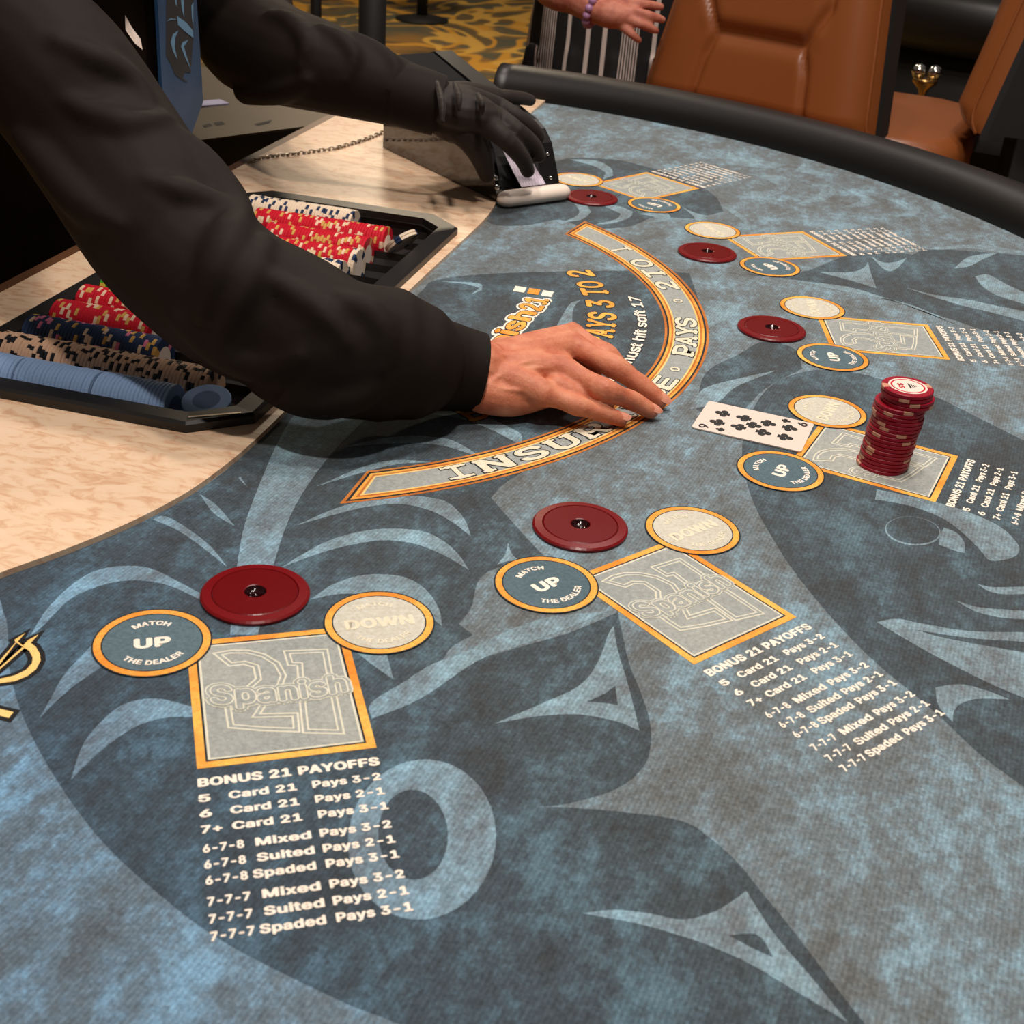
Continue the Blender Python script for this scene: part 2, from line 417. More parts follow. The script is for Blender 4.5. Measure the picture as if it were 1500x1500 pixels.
HW, ROUT, RIN = .0629, .988, .8345
UPX, UPR, URD, DNX, DNR, DRD = -.0887, .8312, .0456, .0920, .8327, .0452
def build_spot():
    out = {}
    g = G(); BT = .0063
    o4, i4 = rect(HW, RIN, ROUT, 2*E_), rect(HW-BT, RIN+BT, ROUT-BT, 2*E_)
    g.strip(o4, i4, 0, True)
    g.strip(rect(HW-BT, RIN+BT, ROUT-BT, 2*E_), rect(HW-BT-.0016, RIN+BT+.0016, ROUT-BT-.0016, 2*E_), 1, True)
    g.strip(rect(HW-BT-.0016, RIN+BT+.0016, ROUT-BT-.0016, 2*E_), rect(HW-BT-.0034, RIN+BT+.0034, ROUT-BT-.0034, 2*E_), 2, True)
    g.poly(rect(HW-BT-.0034, RIN+BT+.0034, ROUT-BT-.0034, 2*E_), 3)
    z2 = lambda a, b: spot_local(250+a*.26667, 800+b*.26667)
    two = [z2(*p) for p in ((225, 590), (330, 570), (430, 570), (520, 593), (600, 640), (640, 712), (612, 785), (545, 850), (500, 920), (703, 915), (714, 1027), (500, 1020), (312, 1003), (292, 880), (380, 800), (462, 730), (450, 670), (400, 655), (320, 665))]
    one = [z2(*p) for p in ((615, 575), (865, 565), (900, 745), (960, 1037), (722, 1031), (704, 860), (690, 662), (640, 660))]
    PL = lambda r, t: L3(t, r, 3*E_)
    for P in (two, one):
        outline(g, P, .0016, PL, 4); outline(g, offset_poly(P, .0040), .0014, PL, 4)
    # the word across the figures: pale cloud, grey cloud, pale letters, grey letters
    def word(off, z, kk):
        put(g, 'Spanish', lambda x, y: L3(-.0475+x*1.0, .9175-y+(.004*sin(pi*x/.1))-x*-.02, z), .099, .030, kk, off, 1.06)
    word(.21, 4*E_, 4); word(.165, 5*E_, 3); word(.085, 6*E_, 4); word(.035, 7*E_, 3)
    out['betting_box'] = (g, ['gold', 'ink', 'panel_line', 'panel', 'panel_line'])
    for nm, cx, cr, rd, fill, ink, wd in (('match_circle', UPX, UPR, URD, 'panel_blue', 'white', 'UP'), ('match_circle', DNX, DNR, DRD, 'panel_pale', 'cream', 'DOWN')):
        g = G()
        g.strip(ellipse(cx, cr, rd*1.015, 8*E_), ellipse(cx, cr, rd*.985, 8*E_), 1, True)
        g.strip(ellipse(cx, cr, rd*.985, 8*E_), ellipse(cx, cr, rd*.86, 8*E_), 0, True)
        g.strip(ellipse(cx, cr, rd*.86, 8*E_), ellipse(cx, cr, rd*.835, 8*E_), 1, True)
        g.poly(ellipse(cx, cr, rd*.835, 8*E_)[::-1], 2)
        z = 9*E_
        w2 = .0128 if wd == 'UP' else .0275
        line_text(g, wd, cx-w2, cx+w2, cr+.0072, .0172 if wd == 'UP' else .0176, z, .068, 3)
        def arc_text(s, half, rad, cap, top):
            def place(x, y):
                a = (x*2-1)*half; q = rad+y if top else rad-y; sg = -1 if top else 1
                return L3(cx+q*sin(a), cr+sg*q*cos(a), z)
            put(g, s, place, 1, cap, 3, .05, 1.02)
        arc_text('MATCH', .58, .0232, .0076, True); arc_text('THE DEALER', .86, .0305, .0076, False)
        out[nm+wd] = (g, ['gold', 'ink', fill, ink])
    g = G(); z = 2*E_
    line_text(g, 'BONUS 21 PAYOFFS', -.0625, .0615, 1.0065, .0110, z, .07)
    rows = [(1.0219, '5', 'Card 21', 'Pays 3-2'), (1.0368, '6', 'Card 21', 'Pays 2-1'), (1.0519, '7+', 'Card 21', 'Pays 3-1'),
            (1.0696, '6-7-8', 'Mixed', 'Pays 3-2'), (1.0838, '6-7-8', 'Suited', 'Pays 2-1'), (1.0977, '6-7-8', 'Spaded', 'Pays 3-1'),
            (1.1154, '7-7-7', 'Mixed', 'Pays 3-2'), (1.1296, '7-7-7', 'Suited', 'Pays 2-1'), (1.1434, '7-7-7', 'Spaded', 'Pays 3-1')]
    for n, (r, a, b, c) in enumerate(rows):
        wa = {1: .0066, 2: .0125, 5: .0252}[len(a)]
        line_text(g, a, -.0630, -.0630+wa, r, .0094, z, .058)
        x0, x1 = {'Card 21': (-.043, .0016), 'Mixed': (-.0295, .0052), 'Suited': (-.0300, .0056), 'Spaded': (-.0338, .0048)}[b]
        line_text(g, b, x0, x1, r, .0094, z, .058)
        line_text(g, c, .0122 if n > 2 else .0134, .0585 if n > 2 else .0598, r, .0094, z, .058)
    out['payoff_lettering'] = (g, ['white'])
    return out
SPOT = build_spot(); SPM = {}
for k in range(6):
    for nm, (g, ms) in SPOT.items():
        base = nm.replace('DOWN', '').replace('UP', '') if nm.startswith('match') else nm
        if nm not in SPM:
            o = g.make(base, [M[q] for q in ms], felt); SPM[nm] = o.data
        else:
            o = bpy.data.objects.new(base, SPM[nm]); COL.objects.link(o); par(o, felt)
        o.location.z = Z0; o.rotation_euler.z = TH[k]
# ---- insurance arc
def lay(x, y, z=0): v = unrot((x*S, y*S, 0)); return (v.x, v.y, Z0+z)
OC, OR_, IC, IR_ = (.0182, .0632), .6125, (.0408, .0824), .5285
def _ang(px, py, c):
    v = at(px, py); return atan2((v.x*sin(AX)+v.y*cos(AX))/S-c[1], (v.x*cos(AX)-v.y*sin(AX))/S-c[0])
AI = (_ang(537, 689, IC), _ang(826, 343, IC)); AO = (_ang(497, 737, OC), _ang(841, 327, OC))
def arcpt(f, s, z):
    """f along the band 0..1, s across it 0 (inner) .. 1 (outer)"""
    ai = AI[0]+f*(AI[1]-AI[0]); ao = AO[0]+f*(AO[1]-AO[0])
    pi_ = (IC[0]+IR_*cos(ai), IC[1]+IR_*sin(ai)); po = (OC[0]+OR_*cos(ao), OC[1]+OR_*sin(ao))
    return lay(pi_[0]+(po[0]-pi_[0])*s, pi_[1]+(po[1]-pi_[1])*s, z)
g = G(); NB = 96
def band(f0, s0, f1, s1, kk, z):
    """frame between two nested outlines (margins given along and across)"""
    def loop(f, s): return [arcpt(f+(1-2*f)*i/NB, 1-s, z) for i in range(NB+1)]+[arcpt(1-f-(1-2*f)*i/NB, s, z) for i in range(NB+1)]
    g.strip(loop(f0, s0), loop(f1, s1), kk, True)
mar = [0, .055, .10, .155, .20, .235]; ks = [1, 2, 0, 1, 3]
for a, b, kk in zip(mar, mar[1:], ks): band(a*.062, a, b*.062, b, kk, 2*E_)
a = mar[-1]
g.strip([arcpt(a*.062+(1-2*a*.062)*i/NB, 1-a, 2*E_) for i in range(NB+1)], [arcpt(a*.062+(1-2*a*.062)*i/NB, a, 2*E_) for i in range(NB+1)], 4)
g.make('insurance_band', [M['gold'], M['gold_dark'], M['ink'], M['gold_lite'], M['panel']], felt)
# slab letters: a sans letter with serif bars laid over its stems (x0, x1 of the cell, at the foot or the head)
SERIF = {'I': ((.0, 1, 0), (.0, 1, 1)), 'N': ((-.12, .32, 0), (-.12, .2, 1), (.68, 1.12, 1)), 'U': ((-.14, .38, 1), (.62, 1.14, 1)), 'R': ((-.12, .42, 0), (.70, 1.1, 0), (-.12, .2, 1)),
         'A': ((-.12, .28, 0), (.68, 1.12, 0)), 'E': ((-.12, .2, 0), (-.12, .2, 1)), 'P': ((-.14, .46, 0), (-.14, .2, 1)), 'Y': ((.24, .76, 0), (-.1, .3, 1), (.7, 1.1, 1)),
         'T': ((.22, .78, 0),), '1': ((.1, 1.25, 0),), 'B': ((-.12, .2, 0), (-.12, .2, 1)), 'K': ((-.12, .36, 0), (.7, 1.1, 0), (-.12, .36, 1), (.68, 1.05, 1)), 'L': ((-.12, .2, 0), (-.12, .4, 1)), 'J': ((.2, 1.15, 1),)}
def slab(g, ch, place, wid, k, off, grow=0.0):
    V, F, W = text_geo(ch)
    y1 = max(v[1] for v in V); y0 = min(v[1] for v in V)
    for i, (dx, dy) in enumerate(strikes(off+grow)):
        P = [place((x/W+dx)*wid, (y-y0)/(y1-y0)+dy) for x, y in V]
        g.add([(p[0], p[1], p[2]+i*4e-6) for p in P], F, k)
    for x0, x1, top in SERIF.get(ch, ()):
        lo_, hi_ = (1-.13, 1) if top else (0, .13)
        if ch == 'I': x0, x1 = -.45, 1.45
        gx, gy = grow, grow
        P = [place((x0-gx)*wid, lo_-gy), place((x1+gx)*wid, lo_-gy), place((x1+gx)*wid, hi_+gy), place((x0-gx)*wid, hi_+gy)]
        g.poly([(p[0], p[1], p[2]+6e-5+x0*2e-6) for p in P], k)
# angle about (.03,.073) of each letter's middle
def mid_r(a):
    c = (.03, .073)
    def hit(cc, R):
        dx, dy = c[0]-cc[0], c[1]-cc[1]; b = dx*cos(a)+dy*sin(a)
        return -b+math.sqrt(b*b-(dx*dx+dy*dy-R*R))
    return hit(IC, IR_), hit(OC, OR_)
g = G()
letters = list(zip('INSURANCE', (.257, .335, .418, .500, .585, .668, .748, .818, .885)))+[('o', .968)]+list(zip('PAYS', (1.085, 1.145, 1.205, 1.262)))+[('o', 1.405)]+[('2', 1.515), ('T', 1.605), ('O', 1.685), ('1', 1.80)]
for ch, a in letters:
    ri, ro = mid_r(a); h = (ro-ri)*.46; rb = ro-(ro-ri)*.27
    if ch == 'o': 
        wdt = .013; h = (ro-ri)*.2; rb = ro-(ro-ri)*.40
    else: wdt = {'I': .015, '1': .015}.get(ch, .033)*(1 if a < .95 else .92)
    for kk, z, off, gr in ((1, 3*E_, .06, .06), (0, 4*E_, .06, 0)):
        def place(x, y):
            q = rb-h*(1-y)*1.0; q = rb-h+ (1-y)*h
            aa = a+(x-wdt/2)/q
            return lay(.03+q*cos(aa), .073+q*sin(aa), z)
        slab(g, ch, place, wdt, kk, off, gr)
    if ch in 'o1' or a in (.885, 1.262): g.make('insurance_lettering', [M['cream'], M['ink']], felt); g = G()
g = G()
def along(txt, a0_, a1, r, h, k0, k1, wfun):
    n = len(txt); ws = [wfun(c) for c in txt]; tot = sum(ws); x = 0
    for c, wd in zip(txt, ws):
        if c != ' ':
            am = a0_+(a1-a0_)*(x+wd/2)/tot; wdt = (a1-a0_)*r*wd/tot*.80
            for kk, z, off, gr in ((k1, 3*E_, .06, .05), (k0, 4*E_, .06, 0)):
                def place(xx, yy):
                    q = r-yy*h; aa = am+(xx-wdt/2)/q
                    return lay(.03+q*cos(aa), .073+q*sin(aa), z)
                slab(g, c, place, wdt, kk, off, gr)
        x += wd
along('BLACKJACK PAYS 3 TO 2', .40, 1.66, .476, .036, 0, 1, lambda c: {' ': .55, 'I': .4}.get(c, 1))
g.make('rules_lettering', [M['gold'], M['ink']], felt); g = G()
for kk, z, off in ((0, 3*E_, .09), (1, 4*E_, .035)):
    def place(x, y): return lay(.03+(.517-y)*cos(.70+x), .073+(.517-y)*sin(.70+x), z)
    put(g, 'Dealer must hit soft 17', place, .725, .0215, kk, off)
g.make('rules_lettering', [M['ink'], M['white']], felt); g = G()
# the game's name with a little three-block banner at its end, reading towards the players
def logo(v, u, z):
    """v along the word, u height above its foot (towards the dealer); layout units"""
    t = v/.16; return ((.4485-.010*t*t*0+.012*(1-t*t)*0-u)*S, v*S, Z0+z)
for off, z, kk in ((.17, 3*E_, 2), (.085, 4*E_, 1), (.045, 5*E_, 0)):
    def lg(x, y, n): return logo(x, y, z)
    put(g, 'Spanish', lambda x, y: logo(-.182+x, y+.010-.004*(x/.26)+.0035*sin(pi*x/.26), z), .258, .039, kk, off, 1.0)
    put(g, '21', lambda x, y: logo(.086+x, y+.003, z), .046, .042, kk, off, 1.0)
for sv, (v0, v1) in ((1, (.146, .168)), (-1, (-.216, -.194))):
    for i, (a, b) in enumerate(((.002, .017), (.021, .037), (.041, .057))):
        g.poly([logo(v0, a, 4*E_), logo(v1, a+.002, 4*E_), logo(v1, b+.002, 4*E_), logo(v0, b, 4*E_)][::-1], (2, 0, 2)[i])
g.make('game_name_lettering', [M['gold'], M['ink'], M['white']], felt)
# gilded scimitar emblem at the left edge
def zz(l, x0=0, y0=850, q=.2): return [(x0+a*q, y0+b*q) for a, b in l]
g = G()
blade = zz([(120, 460), (178, 497), (215, 520), (240, 570), (235, 610), (190, 660), (110, 700), (0, 725), (-150, 735), (-150, 765), (0, 757), (110, 742), (200, 705), (265, 655), (298, 590), (292, 540), (262, 490), (225, 462), (285, 398), (205, 442), (170, 482), (130, 452), (185, 388), (105, 440), (115, 458), (0, 590), (-150, 760), (-150, 790), (0, 618)])
bar = zz([(-150, 890), (0, 945), (100, 968), (65, 1012), (0, 995), (-150, 945)])
shaft = zz([(178, 500), (0, 655), (-150, 790), (-150, 765), (0, 640), (165, 492)])
for P, k_ in ((blade, 0), (bar, 0), (shaft, 0)):
    q = [at(*p) for p in P]; 
    big = offset_poly([(v.x, v.y) for v in q], -.0026)
    g.poly([(v[0], v[1], Z0+2*E_) for v in big], 1); g.poly([(v.x, v.y, Z0+3*E_) for v in q], 0)
g.make('gilded_emblem', [M['gold_lite'], M['card_black']], felt)

# ---- the felt's woven artwork: broad dark fields, then pale crescents, eyes and barbs lying on them (flat print)
def curve(P, z, close=True):
    """printed outline on the felt: smooth through the points, sharp where the line turns hard"""
    Q = [at(*p) for p in P]; Q = [(v.x, v.y) for v in Q]; n = len(Q); out = []
    sharp = []
    for i in range(n):
        a = Vector(P[i])-Vector(P[i-1]); b = Vector(P[(i+1) % n])-Vector(P[i])
        sharp.append(a.length < .1 or b.length < .1 or a.normalized().dot(b.normalized()) < .35)
    for i in range(n):
        p0, p1, p2, p3 = (Vector(Q[(i+j) % n]) for j in (-1, 0, 1, 2))
        t1 = Vector((0, 0)) if sharp[i] else (p2-p0)*.5
        t2 = Vector((0, 0)) if sharp[(i+1) % n] else (p3-p1)*.5
        if sharp[i]: t1 = (p2-p1)*.8
        if sharp[(i+1) % n]: t2 = (p2-p1)*.8
        L_ = (p2-p1).length
        for t_ in (t1, t2):
            if t_.length > 1.4*L_: t_ *= 1.4*L_/t_.length
        for k in range(5):
            t = k/5
            q = p1*(2*t**3-3*t*t+1)+t1*(t**3-2*t*t+t)+p2*(-2*t**3+3*t*t)+t2*(t**3-t*t)
            out.append((q.x, q.y, Z0+z))
    return out
def art(name, polys, m_, z):
    for i, P in enumerate(polys):
        c = curve(P, z+i*1e-6)
        ar = sum(c[j][0]*c[(j+1) % len(c)][1]-c[(j+1) % len(c)][0]*c[j][1] for j in range(len(c)))
        g = G(); g.poly(c if ar > 0 else c[::-1]); g.make(name, m_, felt)
def zf(l, x0, y0, q): return [(x0+a*q, y0+b*q) for a, b in l]
T3 = 1/3; T4 = 1/3.75
dark = [
 # the big field from the counter round the nearest place
 [(-60, 860), (4, 894), (14, 980), (35, 1053), (83, 1143), (150, 1233), (233, 1310), (333, 1383), (500, 1467), (583, 1500), (700, 1560), (1330, 1560), (1267, 1500), (1167, 1370), (1110, 1300), (1080, 1263), (1043, 1230), (1000, 1203), (917, 1190), (833, 1183), (787, 1182),
  (833, 1177), (900, 1157), (937, 1130), (952, 1100), (952, 1057), (937, 1010), (921, 970), (905, 897), (833, 927), (767, 946), (700, 966), (640, 985), (660, 950), (693, 930), (672, 914), (690, 890), (703, 847), (740, 828), (799, 817), (767, 783), (719, 729), (742, 706), (800, 672), (760, 600), (690, 560), (600, 560), (430, 585), (330, 690), (200, 762), (60, 815), (-60, 838)],
 # inside the arc
 [(620, 424), (640, 410), (720, 401), (860, 397), (950, 397), (1010, 400), (1030, 470), (1020, 540), (960, 600), (860, 650), (800, 668), (700, 600), (560, 560), (580, 470)],
 # by the chip stack
 [(1087, 653), (1100, 727), (1135, 794), (1169, 845), (1215, 901), (1260, 949), (1297, 983), (1324, 1005), (1377, 1050), (1433, 1103), (1500, 1153), (1580, 1210), (1580, 680), (1500, 645), (1433, 612), (1367, 580), (1283, 553), (1233, 543), (1187, 543), (1140, 558), (1108, 590)],
 # far side
 [(700, 305), (745, 300), (815, 236), (892, 233), (950, 245), (1000, 262), (1045, 285), (1060, 310), (1010, 320), (960, 318), (920, 332), (860, 334), (820, 322), (770, 330), (720, 328)],
 [(1040, 397), (1180, 412), (1290, 436), (1400, 470), (1500, 500), (1560, 470), (1500, 440), (1400, 395), (1330, 372), (1250, 372), (1170, 400), (1100, 402)],
 zf([(960, 620), (860, 670), (800, 730), (860, 770), (1000, 800), (1200, 850), (1400, 900), (1560, 950), (1560, 660), (1350, 640), (1150, 625)], 1100, 200, T4),
 [(1033, 547), (1080, 520), (1120, 500), (1165, 512), (1175, 540), (1120, 570), (1070, 615), (1020, 600)],
]
pale = [
 [(44, 932), (69, 892), (107, 855), (141, 836), (181, 829), (221, 833), (261, 852), (300, 873), (296, 880), (253, 860), (213, 851), (173, 852), (133, 863), (99, 881), (61, 919)],
 [(58, 1052), (76, 1020), (96, 986), (140, 940), (170, 960), (148, 978), (112, 1002), (84, 1026)],
 [(104, 1142), (120, 1094), (140, 1066), (170, 1038), (200, 1026), (236, 1024), (284, 1036), (284, 1050), (240, 1052), (200, 1064), (160, 1090), (128, 1118)],
 [(224, 761), (240, 756), (267, 769), (307, 799), (333, 831), (299, 804), (262, 778)],
 [(293, 724), (317, 740), (344, 771), (313, 752)], [(349, 700), (352, 698), (363, 715)],
 [(-60, 880), (4, 894), (14, 980), (35, 1053), (83, 1143), (70, 1300), (-60, 1300)] if 0 else [(0, 878), (4, 894), (3, 905), (-8, 900)],
 [(427, 613), (367, 743), (347, 830), (337, 930), (378, 930), (400, 830), (433, 740), (487, 663), (545, 605), (480, 596)],
 zf([(610, 165), (760, 130), (900, 115), (1000, 120), (1100, 140), (1230, 218), (1140, 186), (1050, 160), (950, 150), (800, 150)], 300, 600, T3),
 zf([(490, 338), (700, 250), (850, 222), (1010, 232), (850, 240), (690, 278)], 300, 600, T3),
 zf([(400, 510), (560, 440), (700, 400), (860, 380), (980, 385), (1070, 410), (1140, 480), (1170, 558), (1080, 490), (980, 440), (850, 415), (700, 430), (540, 470)], 300, 600, T3),
 zf([(335, 695), (440, 630), (560, 570), (720, 530), (880, 525), (1000, 550), (1100, 620), (1160, 705), (1050, 640), (920, 590), (780, 575), (620, 600), (480, 640)], 300, 600, T3),
 zf([(465, 835), (560, 770), (680, 730), (800, 725), (900, 745), (980, 800), (1030, 880), (1042, 952), (980, 900), (900, 830), (760, 815), (600, 810)], 300, 600, T3),
 zf([(670, 1070), (800, 1078), (830, 1187), (740, 1125)], 300, 600, T3),
 zf([(1000, 20), (1180, 18), (1300, 60), (1390, 110), (1385, 155), (1260, 90), (1130, 42)], 300, 600, T3),
 [(543, 1030), (590, 1000), (633, 973), (683, 955), (730, 930), (800, 905), (890, 895), (833, 920), (767, 944), (700, 968), (617, 1023), (545, 1053)],
 [(744, 795), (750, 812), (764, 823), (745, 822), (727, 828), (740, 812)],
 [(724, 1060), (793, 1031), (849, 1004), (876, 969), (892, 927), (899, 917), (905, 953), (921, 1007), (937, 1071), (903, 1057), (849, 1047), (793, 1049)],
 [(853, 1338), (900, 1333), (950, 1338), (1000, 1347), (1043, 1337), (1073, 1320), (1093, 1305), (1133, 1367), (1187, 1430), (1242, 1498), (1167, 1453), (1100, 1413), (1043, 1387), (1000, 1372), (933, 1353)],
 zf([(690, 250), (682, 310), (740, 316), (900, 350), (1050, 410), (1150, 480), (1250, 575), (1310, 640), (1400, 637), (1462, 610), (1470, 560), (1400, 480), (1300, 420), (1150, 360), (1000, 318)], 1100, 650, T4),
 zf([(1040, 500), (1060, 460), (1130, 490), (1172, 545), (1175, 602), (1110, 585), (1030, 555)], 1100, 650, T4),
 zf([(1240, 770), (1330, 788), (1520, 785), (1520, 825), (1400, 828), (1310, 812)], 1100, 650, T4),
 zf([(1120, 860), (1250, 898), (1520, 920), (1520, 968), (1350, 952), (1230, 920)], 1100, 650, T4),
 zf([(690, 980), (800, 963), (950, 990), (1200, 1030), (1520, 1036), (1520, 1090), (1200, 1068), (900, 1022), (1100, 1075), (1520, 1150), (1520, 1405), (1300, 1312), (1000, 1160), (800, 1045)], 1100, 650, T4),
 zf([(1012, 1340), (1150, 1322), (1300, 1358), (1420, 1406), (1250, 1402), (1150, 1430), (1112, 1480), (1108, 1530), (1030, 1440)], 1100, 650, T4),
 zf([(0, 300), (100, 300), (150, 270), (130, 230), (60, 208), (180, 220), (217, 265), (190, 300), (100, 330), (0, 345)], 1100, 200, T4),
 zf([(230, 230), (330, 245), (440, 275), (467, 305), (400, 352), (240, 372), (350, 330), (385, 300), (330, 265)], 1100, 200, T4),
 zf([(490, 275), (600, 310), (680, 348), (640, 382), (480, 392), (590, 360), (605, 338)], 1100, 200, T4),
 zf([(700, 330), (850, 360), (932, 402), (900, 432), (780, 442), (865, 410), (830, 380)], 1100, 200, T4),
 zf([(240, 190), (290, 140), (330, 180), (490, 212), (380, 216)], 1100, 200, T4),
 zf([(840, 828), (1000, 868), (1200, 898), (1350, 930), (1560, 970), (1560, 1030), (1300, 962), (1100, 912)], 1100, 200, T4),
 zf([(300, 798), (500, 820), (650, 858), (800, 908), (950, 960), (1150, 1042), (900, 932), (700, 884), (450, 840)], 1100, 200, T4),
 zf([(375, 745), (550, 745), (620, 720), (642, 688), (662, 760), (690, 835), (560, 795)], 1100, 200, T4),
 zf([(655, 655), (740, 735), (800, 725), (858, 665), (790, 690), (720, 690)], 1100, 200, T4),
 zf([(1230, 770), (1300, 758), (1400, 810), (1560, 890), (1560, 940), (1350, 872), (1270, 822)], 1100, 200, T4),
 zf([(950, 620), (1100, 600), (1300, 598), (1540, 640), (1400, 640), (1200, 616), (1050, 622)], 1100, 200, T4),
 zf([(1115, 725), (1200, 660), (1360, 638), (1280, 672), (1200, 712)], 1100, 200, T4),
 zf([(200, 350), (350, 358), (430, 398), (442, 440), (385, 462), (402, 422), (330, 385)], 780, 140, T4),
 zf([(215, 578), (290, 598), (322, 640), (270, 682), (165, 697), (240, 662), (255, 630)], 780, 140, T4),
 zf([(375, 598), (480, 608), (552, 640), (530, 672), (440, 702), (345, 708), (455, 680), (485, 650)], 780, 140, T4),
 zf([(590, 650), (720, 640), (760, 665), (730, 690), (620, 700), (700, 675)], 780, 140, T4),
 zf([(1180, 430), (1290, 440), (1390, 470), (1412, 500), (1330, 530), (1200, 545), (1320, 515), (1340, 490), (1280, 460)], 780, 140, T4),
 zf([(815, 605), (880, 640), (960, 660), (940, 685), (900, 690), (880, 660)], 780, 140, T4),
 zf([(1030, 600), (1130, 640), (1200, 710), (1190, 740), (1150, 690)], 780, 140, T4),
 zf([(1080, 300), (1110, 330), (1200, 345), (1400, 380), (1300, 400), (1090, 380), (1060, 372)], 780, 140, T4),
 [(1000, 520), (1040, 440), (1085, 445), (1076, 462), (1040, 480), (1020, 500)],
 [(815, 478), (835, 445), (850, 440), (840, 452), (840, 475), (860, 485)],
 [(640, 412), (700, 415), (706, 425), (690, 432), (702, 422), (680, 416)],
 [(1010, 600), (1030, 570), (1080, 555), (1140, 542), (1080, 566), (1050, 590)],
]
art('printed_field', dark, M['felt_dark'], .3*E_)
art('printed_motif', pale, M['felt_pale'], .9*E_)
def oval(cx, cy, rx, ry, tilt=0, n=40): return [(cx+rx*cos(2*pi*i/n)*cos(tilt)-ry*sin(2*pi*i/n)*sin(tilt), cy+rx*cos(2*pi*i/n)*sin(tilt)+ry*sin(2*pi*i/n)*cos(tilt)) for i in range(n)]
def ring_art(o_, i_, m_, z):
    g = G(); g.strip([atp(*p, 0, z) for p in i_], [atp(*p, 0, z) for p in o_], closed=True); g.make('printed_motif', m_, felt)
ring_art(oval(618, 1230, 108, 118, .25), oval(605, 1223, 51, 66, -.05), M['felt_pale'], 1.0*E_)
ring_art(oval(1337, 778, 41, 21, .10), oval(1337.5, 777, 38.5, 19, .10), M['felt_pale'], 1.0*E_)
art('printed_field', [[(860, 1028), (884, 1017), (901, 1005), (905, 1033), (885, 1030)], [(1067, 1370), (1110, 1370), (1133, 1403), (1100, 1388)], oval(1337, 777, 39, 19.5, .1)], M['felt_dark'], 1.3*E_)

# ---------------------------------------------------------------- red bet discs
def disc_geo():
    R = .0455*S
    rim, body, well = G(), G(), G()
    rim.lathe((0, 0, 0), [(R*.97, 0), (R, .0007), (R, .0020), (R*.96, .0030), (R*.80, .0034), (R*.79, .0028)], 56, cap=False)
    body.lathe((0, 0, 0), [(R*.78, .0006), (R*.785, .0030), (R*.76, .0035), (R*.22, .0037), (R*.20, .0034), (R*.19, .0010)], 56, cap=False)
    well.lathe((0, 0, 0), [(R*.195, .0036), (R*.15, .0018), (R*.08, .0010), (R*.03, .0012), (R*.001, .0017)], 32, cap=False)
    return rim, body, well
DISC = None
for px, py, lab in ((374, 869, 'large red plastic disc at the nearest betting place, above its grey box'), (850, 770, 'red plastic disc between the insurance arc and the second nearest grey box'),
                    (1130.3, 481, 'red plastic disc with a bright glint in its centre hole, beyond the chip stack'), (1036, 369.5, 'small red plastic disc second from the far end of the layout'), (866.5, 289, 'farthest red plastic disc, partly behind the white front of the card shoe')):
    p = at(px, py, .002); t = thing('bet_disc', (p.x, p.y, Z0), lab, 'disc', 'red plastic discs on the felt', random.random()*6)
    if DISC is None:
        a, b, c = disc_geo(); DISC = [a.make('rim', M['disc_rim'], t).data, b.make('face', M['disc'], t).data, c.make('centre_well', M['disc_hole'], t, True).data]
        for ch in t.children: ch.matrix_parent_inverse = Matrix()
    else:
        for d in DISC:
            o = bpy.data.objects.new(d.name.split('.')[0], d); COL.objects.link(o); o.parent = t

# ---------------------------------------------------------------- chips
CRAD, CTH = .0187, .0031
NS = 32
def chip_mesh(name, body, spots, inlay, pattern):
    """pattern: NS letters, '.' for the body, digits for a spot colour"""
    g = G(); mats = [CH[body]]+[CH[s] for s in spots]+[CH[inlay]]; ki = len(mats)-1
    R, h = CRAD, CTH
    prof = [(.56*R, 0), (.965*R, 0), (R, .0005), (R, h-.0005), (.965*R, h), (.56*R, h)]
    V = [(r*cos(2*pi*j/NS), r*sin(2*pi*j/NS), z) for r, z in prof for j in range(NS)]
    F, I = [], []
    for i in range(5):
        for j in range(NS):
            F.append([i*NS+j, i*NS+(j+1) % NS, (i+1)*NS+(j+1) % NS, (i+1)*NS+j]); c = pattern[j]; I.append(0 if c == '.' else int(c))
    F += [list(range(NS))[::-1], [5*NS+j for j in range(NS)]]; I += [ki, ki]
    me = bpy.data.meshes.new(name); me.from_pydata(V, [], F)
    for mm in mats: me.materials.append(mm)
    me.polygons.foreach_set('material_index', I); me.update(); return me
CM = dict(
    red=chip_mesh('poker_chip', 'red', ['cream', 'gold'], 'inlay', '11......22......11......22......'),
    stack=chip_mesh('poker_chip', 'deep_red', ['tan'], 'inlay', '11.............11...............'),
    black=chip_mesh('poker_chip', 'ink', ['buff'], 'buff', '111..111.1111..111..1111.111..11'),
    navy=chip_mesh('poker_chip', 'navy', ['pink', 'gold', 'cream'], 'inlay', '11.......22......33.......22....'),
    blue=chip_mesh('poker_chip', 'blue', [], 'dark_blue', '.'*NS),  # inlay colour darkened to paint in the shade on the row's end face
    green=chip_mesh('poker_chip', 'green', ['yellow'], 'inlay', '11......11......11......11......'),
    white=chip_mesh('poker_chip', 'white', ['navy'], 'inlay', '..11......11......11......11....'))
def chip(kind, loc, rot, label, group):
    o = bpy.data.objects.new('poker_chip', CM[kind]); COL.objects.link(o)
    o.location = loc; o.rotation_euler = rot
    return tag(o, label, 'chip', group)
